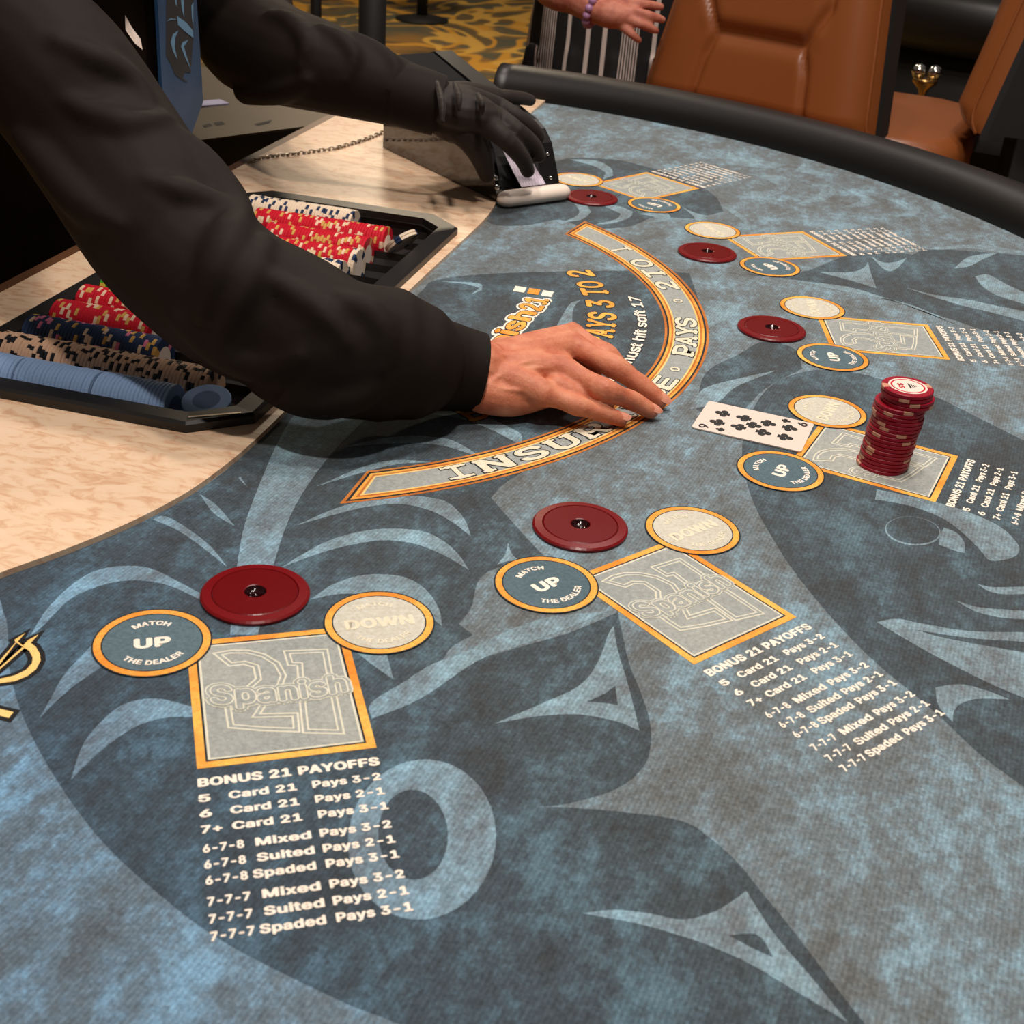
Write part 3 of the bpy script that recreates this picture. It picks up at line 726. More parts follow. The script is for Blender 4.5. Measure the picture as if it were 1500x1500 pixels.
# the tall stack on the third place
base = at(1291, 681, 0); NST = 21
knots = [(0, 0), (.6, 2), (5, 5), (6, 6), (9, 8), (10, 9.5), (13, 12), (14, 11), (16, 12.5), (17, 21), (18.4, 22), (19, 18), (20.5, 18)]
sdep = (base-CC).dot(CF)
CRH = Vector((CR.x, CR.y, 0)).normalized()
for i in range(NST):
    for (a, b), (c, d) in zip(knots, knots[1:]):
        if a <= i <= c: px_ = b+(d-b)*(i-a)/max(c-a, .01); break
    q = base+CRH*((px_-i*CTH*1422*.078+random.uniform(-.8, .8))*sdep/FPX)+Vector((0, 0, i*CTH))
    lab = 'red chip in the tall leaning stack on a grey betting box, below its top one'
    if i == NST-1: lab = 'topmost red chip of the tall leaning stack, white centre label facing up'
    o = chip('stack', q, (0, 0, random.random()*6), lab, 'red chips in the tall stack')
    if i == NST-1:
        o.rotation_euler.z = atan2(CRH.y, CRH.x)
        topchip = o
# label on the top chip: white disc with a red ring, a numeral and a small dark peak
g = G(); Rr = CRAD
def circ(r, z, n=40): return [(r*cos(2*pi*i/n), r*sin(2*pi*i/n), z) for i in range(n)]
zt = CTH+.00015
g.poly(circ(.60*Rr, zt), 0); g.strip(circ(.67*Rr, zt), circ(.60*Rr, zt), 1, True); g.strip(circ(.75*Rr, zt), circ(.67*Rr, zt), 0, True)
put(g, '$5', lambda x, y: (-.0070+y, .0040-x, zt+.0001), .0080, .0052, 1, .06)
g.poly([(.0006, -.0050, zt+.0001), (.0072, .0004, zt+.0001), (.0006, .0050, zt+.0001)], 2)
for q in (.2, .42, .64): g.poly([(.0006+.0066*q, -.0050*(1-q), zt+.00025), (.0013+.0066*q, -.0050*(1-q), zt+.00025), (.0013+.0066*q, .0050*(1-q), zt+.00025), (.0006+.0066*q, .0050*(1-q), zt+.00025)], 0)
lab_o = g.make('centre_label', [CH['inlay'], CH['red'], CH['ink']]); lab_o.parent = topchip

# ---------------------------------------------------------------- chip tray
tray = thing('chip_tray', (.045, -.016, Z0-.026), 'black open chip tray with chamfered corners set into the cream counter', 'tray')
def inset(P, d): return [tuple(p) for p in offset_poly(P, d)]
g = G(); T0 = TRAY; T1 = inset(TRAY, .0025); T2 = inset(TRAY, .019); T3_ = inset(TRAY, .022)
hh = .0125
L_ = lambda P, z: [(x, y, Z0+z) for x, y in P]
g.strip(L_(T0, CT+.0002), L_(T0, hh-.002), closed=True); g.strip(L_(T0, hh-.002), L_(T1, hh), closed=True)
g.strip(L_(T1, hh), L_(T2, hh-.001), closed=True); g.strip(L_(T2, hh-.001), L_(T3_, -.026), closed=True)
g.strip(L_(T3_, CT+.0002), L_(T0, CT+.0002), closed=True)
g.make('frame', M['tray'], tray)
ROWY = [-.2595+.0402*i for i in range(13)]
g = G(); n_ = 8
for y in ROWY:
    pts = [(y-.0201*cos(pi*j/n_), -.0015-.0200*sin(pi*j/n_)) for j in range(n_+1)]
    g.strip([(-.066, a, Z0+b) for a, b in pts], [(.150, a, Z0+b) for a, b in pts])
g.poly([(x, y, Z0-.0263) for x, y in T3_]); g.make('trough_liner', M['tray'], tray)
g = G(); a, b = atp(276, 610.5, hh+.0004), atp(353, 604, hh+.0004)
n2 = Vector((b-a).cross(Vector((0, 0, 1)))).normalized()*.0011
g.poly([a-n2, b-n2, b+n2, a+n2]); g.make('highlight_strip', M['edge_highlight'], tray)  # bright strip laid on as the highlight along the tray's metallic chamfer edge
rows = [('blue', -.066, .104, 'light blue', 'nearest the camera'), ('black', -.068, .118, 'black and cream', 'second from the camera'), ('navy', -.066, .052, 'navy spotted', 'third from the camera'),
        ('red', -.066, .024, 'red', 'beside the navy row'), ('red', -.066, .108, 'red', 'of the near rows mostly under the sleeve'), ('green', -.066, .10, 'green', 'in the middle of the tray'),
        ('green', 0, -1, 'green', 'hidden'), ('green', 0, -1, 'green', 'hidden'), ('green', -.06, .112, 'green', 'beside the white-ended red row'), ('red', -.06, .114, 'red', 'third from the far side'), ('red', -.06, .110, 'red', 'second of the far red rows'), ('red', -.06, .116, 'red', 'next to the white row'),
        ('white', -.06, .062, 'white', 'along the far side')]
HID = {4: (-.066, -.02), 5: (-.066, -.04)}
for i, (kd, x0, x1, cn, where) in enumerate(rows):
    x = x0; n = 0; y = ROWY[i]
    if i in HID: x1 = HID[i][1]
    if i > 7: x = {8: .060, 9: .030, 10: .002, 11: -.030, 12: -.056}[i]
    while x < x1:
        k2, cn2 = kd, cn
        if i == 9 and x > x1-.007: k2, cn2 = 'white', 'white end'
        if i == 8 and x > x1-.022: k2, cn2 = 'white', 'white end'
        a = random.random()*6.28
        if kd == 'black' : a = (n//2)*.41+random.choice((0, 0, .3, .6))+random.uniform(-.08, .08)
        elif kd == 'white': a = random.random()*6.28
        dy = random.uniform(-.0004, .0004)
        o = chip(k2, (x, y+dy, Z0-.0010+random.uniform(0, .0005)), (0, pi/2, 0), f'{cn2} chip on edge in the row {where}', f'{cn2} chips in the tray row {where}')
        o.rotation_euler = (Matrix.Rotation(pi/2, 3, 'Y') @ Matrix.Rotation(a, 3, 'Z')).to_euler()
        x += CTH+.00008; n += 1
        if kd == 'blue' and n in (14, 34):      # smoked spacer between the counted barrels
            g = G(); g.lathe((0, 0, 0), [(CRAD*.96, 0), (CRAD*.99, .0003), (CRAD*.99, .0014), (CRAD*.96, .0017)], 28)
            s_ = g.make('chip_spacer', CH['dark_blue'], None, True); s_.location = (x, y, Z0-.0010); s_.rotation_euler = (0, pi/2, 0)
            tag(s_, 'thin dark spacer between the light blue chips, '+('left of the other one' if n == 13 else 'nearer the end of the row'), 'spacer', 'spacers in the light blue row'); x += .0020
# loose chips
p = at(303, 590, .004); chip('blue', p, (.16, -.22, 1), 'loose light blue chip lying almost flat at the end of the blue row', 'loose chips in the tray')
line = CR*55-CD*33; nn = line.cross(CF).normalized()
for k, lab in ((0, 'cream and navy chip leaning on edge against the far end of the tray'), (1, 'second leaning cream and navy chip, behind the other against the tray frame')):
    p = at(591, 358, .006)+nn*(CTH*1.05*k); o = chip('white', p, (0, 0, 0), lab, 'leaning chips in the tray')
    o.rotation_euler = nn.to_track_quat('Z', 'Y').to_euler()

# ---------------------------------------------------------------- the nine of clubs
cor = [at(1036, 588), at(1014, 629), at(1176, 664), at(1190, 623)]
cen = sum(cor, Vector())/4
up = ((cor[0]+cor[1])-(cor[2]+cor[3])).normalized(); rt = Vector((up.y, -up.x, 0))
ch_, cw_ = ((cor[0]+cor[1])-(cor[2]+cor[3])).length/4, ((cor[0]-cor[1]).length+(cor[3]-cor[2]).length)/4
card = thing('playing_card', (cen.x, cen.y, Z0), 'white nine of clubs lying face up beside the tall chip stack', 'card')
def rrect(w, h, r, z, n=5):
    P = []
    for cx, cy, a in ((w-r, h-r, 0), (-w+r, h-r, pi/2), (-w+r, -h+r, pi), (w-r, -h+r, 1.5*pi)):
        P += [(cx+r*cos(a+pi/2*i/n), cy+r*sin(a+pi/2*i/n), z) for i in range(n+1)]
    return P
def cl(x, y, z): v = cen+rt*x+up*y; return (v.x, v.y, Z0+z)
g = G(); lo_ = [cl(*q) for q in rrect(cw_, ch_, .003, .0004)]; hi_ = [cl(*q) for q in rrect(cw_, ch_, .003, .0014)]
g.poly(hi_); g.poly(lo_[::-1]); g.strip(lo_, hi_, closed=True); g.make('card_sheet', M['card'], card)
g = G(); ZP = .0016
def club(x, y, s, d, z):
    """d=1 upright, -1 upside down"""
    for i, (a, b) in enumerate(((-.36, -.08), (.36, -.08), (0, .40))): g.poly([cl(x+s*(a+.31*cos(t*pi/9))*1.0, y+d*s*(b+.31*sin(t*pi/9)), z+i*1e-5) for t in range(18)][::d])
    g.poly([cl(x-s*.3*d, y-d*s*.62, z+4e-5), cl(x+s*.3*d, y-d*s*.62, z+4e-5), cl(x+s*.06*d, y+d*s*.05, z+4e-5), cl(x-s*.06*d, y+d*s*.05, z+4e-5)])
ps = .0092
for x in (-.33, .33):
    for y in (.72, .26, -.26, -.72): club(x*cw_, y*ch_*.86, ps, 1 if y > 0 else -1, ZP)
club(0, 0, ps, -1, ZP)
for d in (1, -1):
    put(g, '9', lambda x, y: cl(d*(-cw_*.97+.0028+x-.0001), d*(ch_*.72+y), ZP), .0062, .0105, 0, .03)
    club(d*(-cw_*.97+.006), d*(ch_*.50), .0052, d, ZP)
g.make('printed_pips', M['card_black'], card)

# ---------------------------------------------------------------- the dealing shoe
FL, FR = at(722, 298, .002), at(834, 291, .002)
Wv = (FR-FL); WL = Wv.length; Wv = Vector((.640, .768, 0)); Fv = Vector((.768, -.640, 0))
SO = (FL+FR)/2
def sh(wc, d, z): v = SO+Wv*wc-Fv*d; return (v.x, v.y, Z0+z)
shoe = thing('card_shoe', sh(0, .12, CT), 'black wedge-shaped dealing shoe with a white front bar under the gloved hand', 'card shoe')
PF = [(.006, CT+.0006), (.010, .020), (.030, .060), (.045, .073), (.062, .080), (.255, .124), (.268, .120), (.268, CT+.0006), (.02, CT+.0006)]
hw = WL/2-.004
def extrude(g, prof, w0, w1, k=0):
    n = len(prof); a = [sh(w0, *q) for q in prof]; b = [sh(w1, *q) for q in prof]
    g.add(a+b, [list(range(n))[::-1], [n+i for i in range(n)]]+[[i, (i+1) % n, n+(i+1) % n, n+i] for i in range(n)], k)
for sd, (w0, w1) in (('a', (-hw, -hw+.008)), ('b', (hw-.026, hw))):
    g = G(); extrude(g, PF, w0, w1); g.make('side_wall', M['black_gloss' if sd == 'a' else 'black'], shoe)
g = G(); extrude(g, [(.10, .086), (.255, .1225), (.266, .118), (.265, CT+.001), (.20, CT+.001), (.10, .055)], -hw+.008, hw-.026); g.make('lid', M['black_gloss'], shoe)
g = G(); extrude(g, [(.016, .006), (.026, .022), (.085, .070), (.09, .066), (.03, .006)], -hw+.008, hw-.026); g.make('sloping_face', M['black'], shoe)
g = G()
ends = [(-WL/2-.001, .3), (-WL/2+.004, .8), (-WL/2+.012, 1), (WL/2-.012, 1), (WL/2-.004, .8), (WL/2+.001, .3)]
n = 14; V = []
for wv, sc_ in ends:
    for j in range(n):
        a = 2*pi*j/n; V.append(sh(wv, -.004+.012*sc_*cos(a), .0100+.0095*sc_*sin(a)))
g.add(V, [[i*n+j, i*n+(j+1) % n, (i+1)*n+(j+1) % n, (i+1)*n+j] for i in range(len(ends)-1) for j in range(n)]+[list(range(n))[::-1], [(len(ends)-1)*n+j for j in range(n)]])
g.make('white_front_bar', M['offwhite'], shoe, True)
def screw(P, nrm, r, parent):
    g = G(); nrm = Vector(nrm).normalized(); q = nrm.to_track_quat('Z', 'Y'); n = 12; V = []
    for rr, hz in ((r, -.0005), (r, .0008), (r*.8, .0014)):
        V += [Vector(P)+q @ Vector((rr*cos(2*pi*j/n), rr*sin(2*pi*j/n), hz)) for j in range(n)]
    g.add(V, [[i*n+j, i*n+(j+1) % n, (i+1)*n+(j+1) % n, (i+1)*n+j] for i in range(2) for j in range(n)]+[[2*n+j for j in range(n)]])
    g.make('screw', M['chrome'], parent, True)
fn = (Fv*.9+Vector((0, 0, .44)))
for wv, d, z in ((hw-.021, .0262, .054), (hw-.021, .0225, .046), (hw-.010, .0232, .048), (hw-.012, .0112, .023)): screw(sh(wv, d, z), fn, .0022, shoe)
for d, z in ((.014, .030), (.010, .020)): screw(sh(-hw+.002, d, z), fn, .0032, shoe)
# the next card showing at the mouth of the shoe
nc = thing('playing_card', sh(0, .02, .02), 'lavender-backed card slanting out of the mouth of the black shoe', 'card')
g = G(); P = [(-.014, .004, .0175), (.021, .004, .0175), (.021, .022, .030), (.021, .050, .0535), (-.014, .050, .0535), (-.014, .022, .030)]
V = [sh(a, b-.001, c+.002) for a, b, c in P]; g.add(V+[(x, y, z-.0006) for x, y, z in V], [[0, 1, 2, 5], [5, 2, 3, 4], [11, 8, 7, 6], [10, 9, 8, 11], [0, 6, 7, 1], [1, 7, 8, 2], [2, 8, 9, 3], [3, 9, 10, 4], [4, 10, 11, 5], [5, 11, 6, 0]])
mm = mat('lavender_card_back', srgb(206, 192, 206), .45); nt, N, L, b = nodes(mm)
ck = N.new('ShaderNodeTexChecker'); ck.inputs['Scale'].default_value = 520; L.new(scaled(nt, geopos(nt), (1, 1, 1), .8), ck.inputs['Vector'])
ck.inputs['Color1'].default_value = srgb(222, 208, 214); ck.inputs['Color2'].default_value = srgb(186, 172, 196); L.new(ck.outputs['Color'], b.inputs['Base Color'])
g.make('card_sheet', mm, nc)

# ---------------------------------------------------------------- chain lying across the counter
path = smooth_path([atp(362, 237.5, CT+.0025)]+[atp(x, y, CT+.0015) for x, y in ((378, 233), (400, 229), (430, 226), (460, 222), (490, 218), (515, 211), (540, 203), (562, 194))], sub=24)
g = G(); acc = 0; nl = 0; prev = path[0]
for q in path[1:]:
    acc += (q-prev).length
    if acc > .0066:
        acc = 0; nl += 1; d = (q-prev).normalized(); u_ = Vector((0, 0, 1)); sd = d.cross(u_).normalized()
        e1, e2 = (sd, u_)
        tilt = .75 if nl % 2 else -.75
        w_ = (e1*cos(tilt)+e2*sin(tilt)); jx = random.uniform(-.0006, .0006)
        loop = [q+sd*jx+d*(.0052*cos(2*pi*k/12))+w_*(.0030*sin(2*pi*k/12)) for k in range(12)]
        n = 6; V = []; nm = d.cross(w_).normalized()
        for k in range(12):
            rad_ = (loop[k]-q-sd*jx).normalized()
            V += [loop[k]+(rad_*cos(2*pi*j/n)+nm*sin(2*pi*j/n))*.0010 for j in range(n)]
        g.add(V, [[i*n+j, i*n+(j+1) % n, ((i+1) % 12)*n+(j+1) % n, ((i+1) % 12)*n+j] for i in range(12) for j in range(n)])
    prev = q
tag(g.make('chain', M['steel'], None, True), 'thin metal chain snaking over the cream counter behind the chip tray', 'chain')

# ---------------------------------------------------------------- metal-topped box at the dealer's left
pts = [atp(268, 208, -.03), atp(486, 180, -.03), atp(508, 110, -.03), atp(430, 98, -.03), atp(255, 98, -.03)]
bx = thing('slotted_cabinet', (pts[0].x, pts[0].y, 0), 'dark cabinet with a brushed metal slotted top behind the dealer edge', 'cabinet')
g = G(); top = [(v.x, v.y, v.z) for v in pts]; bot = [(v.x, v.y, 0) for v in pts]
g.poly(bot); g.strip(bot, [(x, y, z-.003) for x, y, z in top], closed=True); g.make('housing', M['black'], bx)
g = G(); g.strip([(x, y, z-.0035) for x, y, z in top], top, closed=True); g.poly(top); g.make('metal_top', M['steel_dark'], bx)
for P in ([(296, 184), (307, 181), (311, 184), (300, 187)], [(312, 180), (325, 178), (330, 182), (318, 184)], [(372, 182), (398, 176), (396, 180), (378, 184)]):
    g = G(); a = [atp(x, y, -.03, .0004) for x, y in P]; g.poly(a); g.make('slot', M['dark_void'], bx)
g = G(); P = [atp(x, y, -.03, .002) for x, y in ((268, 160), (336, 153), (322, 147), (268, 152))]; Q = [p-Vector((0, 0, .003)) for p in P]
g.poly(P); g.strip(Q, P, closed=True); g.make('pale_strip', M['strip_blue'], bx)

# ---------------------------------------------------------------- the dealer
def P3(px, py, z): return at(px, py, z)
def head(g, c, f, k=1.0):
    """skull, jaw, brow, nose, lips and ears fused into the skin g; c is the middle of the head, f where it faces"""
    f = Vector(f).normalized(); sd = Vector((-f.y, f.x, 0)); Z = Vector((0, 0, 1))
    def p(a, b, z): return c+(f*a+sd*b+Z*z)*k
    def ln(pts, r, flat=1): tb(g, [p(*q) for q in pts], [x*k for x in r], flat, n=28, sub=4)
    ln([(-.022, 0, .035), (.012, 0, .042)], [.078, .076]); ln([(.020, 0, .01), (.030, 0, -.03), (.038, 0, -.06)], [.066, .060, .044])
    ln([(.050, 0, -.078), (.062, 0, -.088)], [.026, .018])
    for q in (-1, 1):
        ln([(.052, .030*q, -.022), (.050, .032*q, -.03)], [.027, .026]); ln([(-.005, .074*q, .02), (-.012, .078*q, -.018)], [.017, .011], .6)
        ln([(.078, .012*q, .027), (.070, .045*q, .026)], [.010, .009]); ln([(.093, .010*q, -.018), (.086, .014*q, -.020)], [.008, .006])
    ln([(.080, 0, .018), (.092, 0, .0), (.102, 0, -.016)], [.009, .010, .012])
    for z in (-.043, -.053): ln([(.076, -.020, z), (.086, 0, z), (.076, .020, z)], [.005, .0068, .005])
    ln([(-.02, 0, -.05), (-.015, 0, -.12)], [.055, .056])
def face_parts(c, f, par_, k=1.0, long_hair=False):
    f = Vector(f).normalized(); sd = Vector((-f.y, f.x, 0)); Z = Vector((0, 0, 1))
    def p(a, b, z): return c+(f*a+sd*b+Z*z)*k
    for q in (-1, 1):
        e = p(.070, .031*q, .009); g = G(); g.lathe(e, [(.0004, -.013*k), (.009*k, -.009*k), (.013*k, 0), (.009*k, .009*k), (.0004, .013*k)], 16); eye = g.make('eye', M['card'], par_, True)
        g = G(); g.tube([e+f*.0105*k, e+f*.0132*k], [.0055*k, .0045*k], 12); g.make('iris', M['dark_void'], eye, True)
    g = G(); tb(g, [p(-.060, 0, -.05 if not long_hair else -.14), p(-.050, 0, .04), p(-.012, 0, .072), p(.040, 0, .082)], [.052*k, .074*k, .074*k, .040*k], n=18)
    for q in (-1, 1): tb(g, [p(.030, .040*q, .085), p(-.01, .062*q, .055), p(-.035, .055*q, -.01 if not long_hair else -.12)], [.026*k, .030*k, .030*k], n=12)
    clay('hair', g, .005, 5, M['hair'], par_)
dl = thing('person', (-.35, .23, 0), 'dealer in black shirt and blue tie, bare right hand on the felt, left hand gloved', 'person')
def tb(g, pts, rad, flat=1, ref=(0, 0, 1), n=14, sub=4):
    p, r = smooth_path(pts, rad, sub); g.tube(p, r, n, 0, flat, ref)
def W3(x, y, z): return Vector((x, y, Z0+z))
# right hand: wrist, palm bones, fingers (each joint placed over the felt)
wr = P3(700, 545, .030)
hand = G()
MC = {'index': P3(838, 492, .036), 'middle': P3(838, 506, .036), 'ring': P3(825, 541, .034), 'little': P3(797, 577, .025)}
FG = {'index': [P3(838, 492, .036), P3(888, 520, .030), P3(920, 549, .017), P3(938, 570, .008)],
      'middle': [P3(838, 506, .036), P3(899, 537, .031), P3(939, 564, .018), P3(967, 586, .0078)],
      'ring': [P3(825, 541, .034), P3(887, 572, .028), P3(928, 588, .0155), P3(953, 602, .0075)],
      'little': [P3(797, 577, .025), P3(846, 594, .0185), P3(881, 605, .0125), P3(909, 614, .0072)]}
FR_ = {'index': [.0120, .0098, .0086, .0070], 'middle': [.0125, .0100, .0088, .0072], 'ring': [.0120, .0098, .0086, .0070], 'little': [.0108, .0086, .0076, .0064]}
for k, P in FG.items():
    r = FR_[k]; mid = lambda a, b: a+(b-a)*.5
    pts = [P[0], mid(P[0], P[1]), P[1], mid(P[1], P[2]), P[2], P[3]]
    tb(hand, pts, [r[0], r[1]*.93, r[1]*1.06, r[2]*.98, r[2], r[3]], .92)
    tb(hand, [wr+(P[0]-wr)*.12, wr+(P[0]-wr)*.55+Vector((0, 0, .003)), P[0]], [.020, .0145, .0118], .9)
    tb(hand, [wr+(P[0]-wr)*.25+Vector((0, 0, .012)), wr+(P[0]-wr)*.65+Vector((0, 0, .0115)), P[0]+Vector((0, 0, .0075))], [.0035, .0030, .0048], 1, n=8)
# palm mass, heel, thumb tucked under
tb(hand, [wr, P3(765, 540, .028), P3(815, 535, .026)], [.026, .030, .022], .62)
tb(hand, [P3(705, 575, .022), P3(750, 582, .018), P3(800, 578, .018)], [.017, .016, .011], .95)
tb(hand, [P3(735, 520, .024), P3(790, 517, .016), P3(838, 530, .011), P3(868, 548, .010)], [.015, .014, .0105, .008])
tb(hand, [P3(815, 566, .026), P3(845, 578, .022), P3(862, 583, .019)], [.010, .008, .006])
# arm inside the sleeve, neck and head in one skin
arm_r = [wr, P3(640, 533, .040), P3(545, 517, .062), P3(425, 474, .079), P3(266, 373, .112), P3(150, 205, .175), P3(90, 118, .212), W3(-.20, .045, .30), W3(-.20, .15, .36), W3(-.17, .24, .41)]
tb(hand, arm_r, [.027, .026, .029, .031, .031, .033, .034, .034, .036, .045])
tb(hand, [W3(-.19, .24, .38), W3(-.15, .24, .46), W3(-.11, .24, .52)], [.060, .056, .055])
HC = W3(-.085, .24, .60); head(hand, HC, (1, 0, -.25))
def on_skin0(o):
    from mathutils.bvhtree import BVHTree
    o.data.calc_loop_triangles()
    return BVHTree.FromPolygons([v.co.copy() for v in o.data.vertices], [tuple(t.vertices) for t in o.data.loop_triangles])
body0 = clay('body', hand, .0022, 3, M['skin']); tree0 = on_skin0(body0); bpy.data.objects.remove(body0)
for pts, r in ((((716, 560), (735, 548), (755, 535), (775, 530), (800, 524)), .0017), (((712, 520), (740, 520), (765, 510), (790, 508)), .0015), (((755, 535), (775, 550), (790, 562)), .0014),
               (((735, 505), (780, 498), (820, 492)), .0020), (((740, 545), (785, 540), (822, 535)), .0020), (((730, 570), (765, 573), (795, 575)), .0018),
               (((886, 556), (889, 567), (884, 577)), .0016), (((895, 527), (900, 537), (896, 546)), .0016), (((846, 585), (849, 593), (845, 599)), .0014)):
    P = []
    for x, y in pts:
        h = tree0.ray_cast(CC, ray(x, y).normalized())
        if h[0] is not None: P.append(h[0]-h[1]*r*.35)
    if len(P) > 1: tb(hand, P, [r*.7]+[r]*(len(P)-2)+[r*.7], n=8, sub=3)
body = clay('body', hand, .0014, 5, M['skin'], dl)
face_parts(HC, (1, 0, -.25), dl)
# fingernails, lying on the last joint of each finger
def nail(tip, prev, r, w, nm='fingernail', up=Vector((0, 0, 1)), side=0):
    d = (tip-prev).normalized(); u = (up-d*up.dot(d)).normalized(); s = d.cross(u); u = (u+s*side).normalized(); s = d.cross(u)
    c = tip+d*r*.15+u*r*.80; V = [c+u*r*.18]; n = 14
    for rr, hz in ((.6, .15), (1, .0)):
        V += [c+d*(w*1.25*rr*cos(2*pi*i/n))+s*(w*rr*sin(2*pi*i/n))+u*(r*hz-abs(sin(2*pi*i/n))*rr*r*.22) for i in range(n)]
    F = [[0, 1+i, 1+(i+1) % n] for i in range(n)]+[[1+i, 1+n+i, 1+n+(i+1) % n, 1+(i+1) % n] for i in range(n)]
    obj(nm, V, F, M['nail'], body, True)
for k in ('middle', 'ring', 'little'):
    nail(FG[k][3], FG[k][2], FR_[k][3], FR_[k][3]*.78, side=.25)
# shirt: torso and both sleeves in one skin, with folds laid on before fusing
sg = G()
tb(sg, [W3(-.33, .23, -.14), W3(-.305, .23, .02), W3(-.296, .235, .16), W3(-.30, .24, .27), W3(-.235, .24, .36)], [.150, .158, .165, .17, .12], .72, (1, 0, 0), n=24)
tb(sg, [W3(-.20, .24, .365), W3(-.165, .24, .43)], [.085, .064], n=20)
RS = [(592, 526, .055), (570, 521, .058), (545, 517, .062), (488, 508, .070), (425, 474, .079), (345, 438, .092), (266, 373, .112), (222, 315, .135), (150, 205, .175), (88, 118, .212), (0, 15, .25)]
RR = [.0460, .0500, .0490, .0500, .0525, .0545, .0560, .0575, .0585, .0595, .062]
rs = [P3(*q) for q in RS]+[W3(-.20, .03, .31), W3(-.20, .13, .345)]
tb(sg, rs, RR+[.075, .085], n=20)
LS = [P3(632, 152, .113), P3(590, 138, .120), P3(530, 118, .130), P3(470, 98, .140), P3(405, 78, .140), P3(362, 50, .142), P3(352, -8, .165), P3(338, -110, .235), W3(-.22, .43, .345), W3(-.22, .33, .36)]
tb(sg, LS, [.031, .036, .043, .049, .056, .064, .066, .066, .078, .085], n=20)
# folds: each one is laid along the fused surface, half sunk, then everything is fused again
from mathutils.bvhtree import BVHTree
def on_skin(o):
    o.data.calc_loop_triangles()
    return BVHTree.FromPolygons([v.co.copy() for v in o.data.vertices], [tuple(t.vertices) for t in o.data.loop_triangles])
def lay_ridges(g, tree, folds, sunk=.30):
    for pts, rr in folds:
        P = []; R = []
        for (x, y), r in zip(pts, rr):
            d = ray(x, y).normalized(); h = tree.ray_cast(CC, d)
            if h[0] is None: continue
            P.append(h[0]-h[1]*r*sunk); R.append(r)
        if len(P) > 1: tb(g, P, R, n=10)
base_shirt = clay('shirt', sg, .005, 2, M['shirt'])
tree = on_skin(base_shirt); bpy.data.objects.remove(base_shirt)
lay_ridges(sg, tree, [
    (((262, 190), (300, 232), (338, 290), (352, 312)), (.006, .014, .018, .012)),
    (((350, 318), (335, 352), (318, 400), (296, 460)), (.012, .018, .017, .009)), (((390, 352), (372, 392), (350, 440), (325, 490)), (.008, .013, .012, .007)),
    (((215, 262), (262, 278), (305, 292), (348, 314)), (.006, .011, .012, .009)),
    (((100, 150), (150, 172), (195, 180), (245, 172)), (.007, .013, .013, .007)),
    (((30, 200), (75, 250), (120, 300), (175, 330)), (.010, .016, .016, .008)),
    (((85, 60), (140, 85), (195, 115), (222, 150)), (.008, .013, .011, .006)),
    (((370, 390), (425, 425), (475, 462), (510, 505)), (.006, .011, .011, .006)),
    (((505, 440), (542, 455), (565, 490), (562, 540)), (.009, .013, .012, .008)),
    (((380, 570), (440, 590), (510, 590), (560, 565)), (.009, .015, .014, .008)),
    (((260, 470), (320, 520), (380, 540), (440, 525)), (.008, .013, .013, .007)),
    (((395, 20), (425, 30), (450, 62), (440, 100)), (.008, .013, .012, .007)),
    (((470, 40), (500, 56), (520, 84), (505, 120)), (.007, .011, .010, .006)),
    (((320, 120), (360, 138), (410, 136), (450, 118)), (.012, .018, .016, .010)),
    (((520, 50), (555, 70), (580, 95), (570, 130)), (.006, .009, .008, .005)),
])
shirt = clay('shirt', sg, .0034, 10, M['shirt'], dl)
def cuff(path, rad, nm='cuff'):
    p, r = smooth_path(path, rad, 5); V, F = tube_geo(p, r, 28, 1, (0, 0, 1), False); F = F[:-2]
    k = len(p)
    n0 = len(V); p2, r2 = p[::-1], [a-.003 for a in r[::-1]]; V2, F2 = tube_geo(p2, r2, 28, 1, (0, 0, 1), False)
    # the tube turns back inside itself at both ends, so the edge shows its thickness
    V2r = []
    for i in range(k): V2r += V2[(k-1-i)*28:(k-i)*28]
    g = G(); g.add(V, F)
    cen = p
    inn = [cen[i]+(Vector(V[i*28+j])-cen[i])*((r[i]-.003)/r[i]) for i in range(k) for j in range(28)]
    g.add(inn, [f[::-1] for f in F])
    for e in (0, k-1):
        g.strip([V[e*28+j] for j in range(28)], [inn[e*28+j] for j in range(28)], closed=True)
    return g.make(nm, M['shirt'], shirt, True)
cuff([P3(702, 546, .0335), P3(660, 538, .0385), P3(615, 530, .047), P3(580, 524, .056)], [.0305, .0335, .0375, .039])
cuff([P3(644, 155, .112), P3(615, 146, .117), P3(585, 137, .121)], [.0330, .0345, .0350])
# trousers and shoes
tg = G()
tb(tg, [W3(-.33, .23, -.20), W3(-.33, .23, -.02)], [.165, .158], .74, (1, 0, 0), n=22)
for sy in (-1, 1): tb(tg, [W3(-.34, .23+.08*sy, -.14), W3(-.36, .23+.10*sy, -.48), W3(-.38, .23+.11*sy, -.86)], [.092, .072, .056], n=16)
clay('trousers', tg, .008, 3, M['trousers'], dl)
for sy in (-1, 1):
    g = G(); tb(g, [W3(-.41, .23+.11*sy, -.885), W3(-.33, .23+.12*sy, -.882), W3(-.23, .23+.13*sy, -.892)], [.034, .040, .026], .85); clay('shoe', g, .006, 3, M['black'], dl)
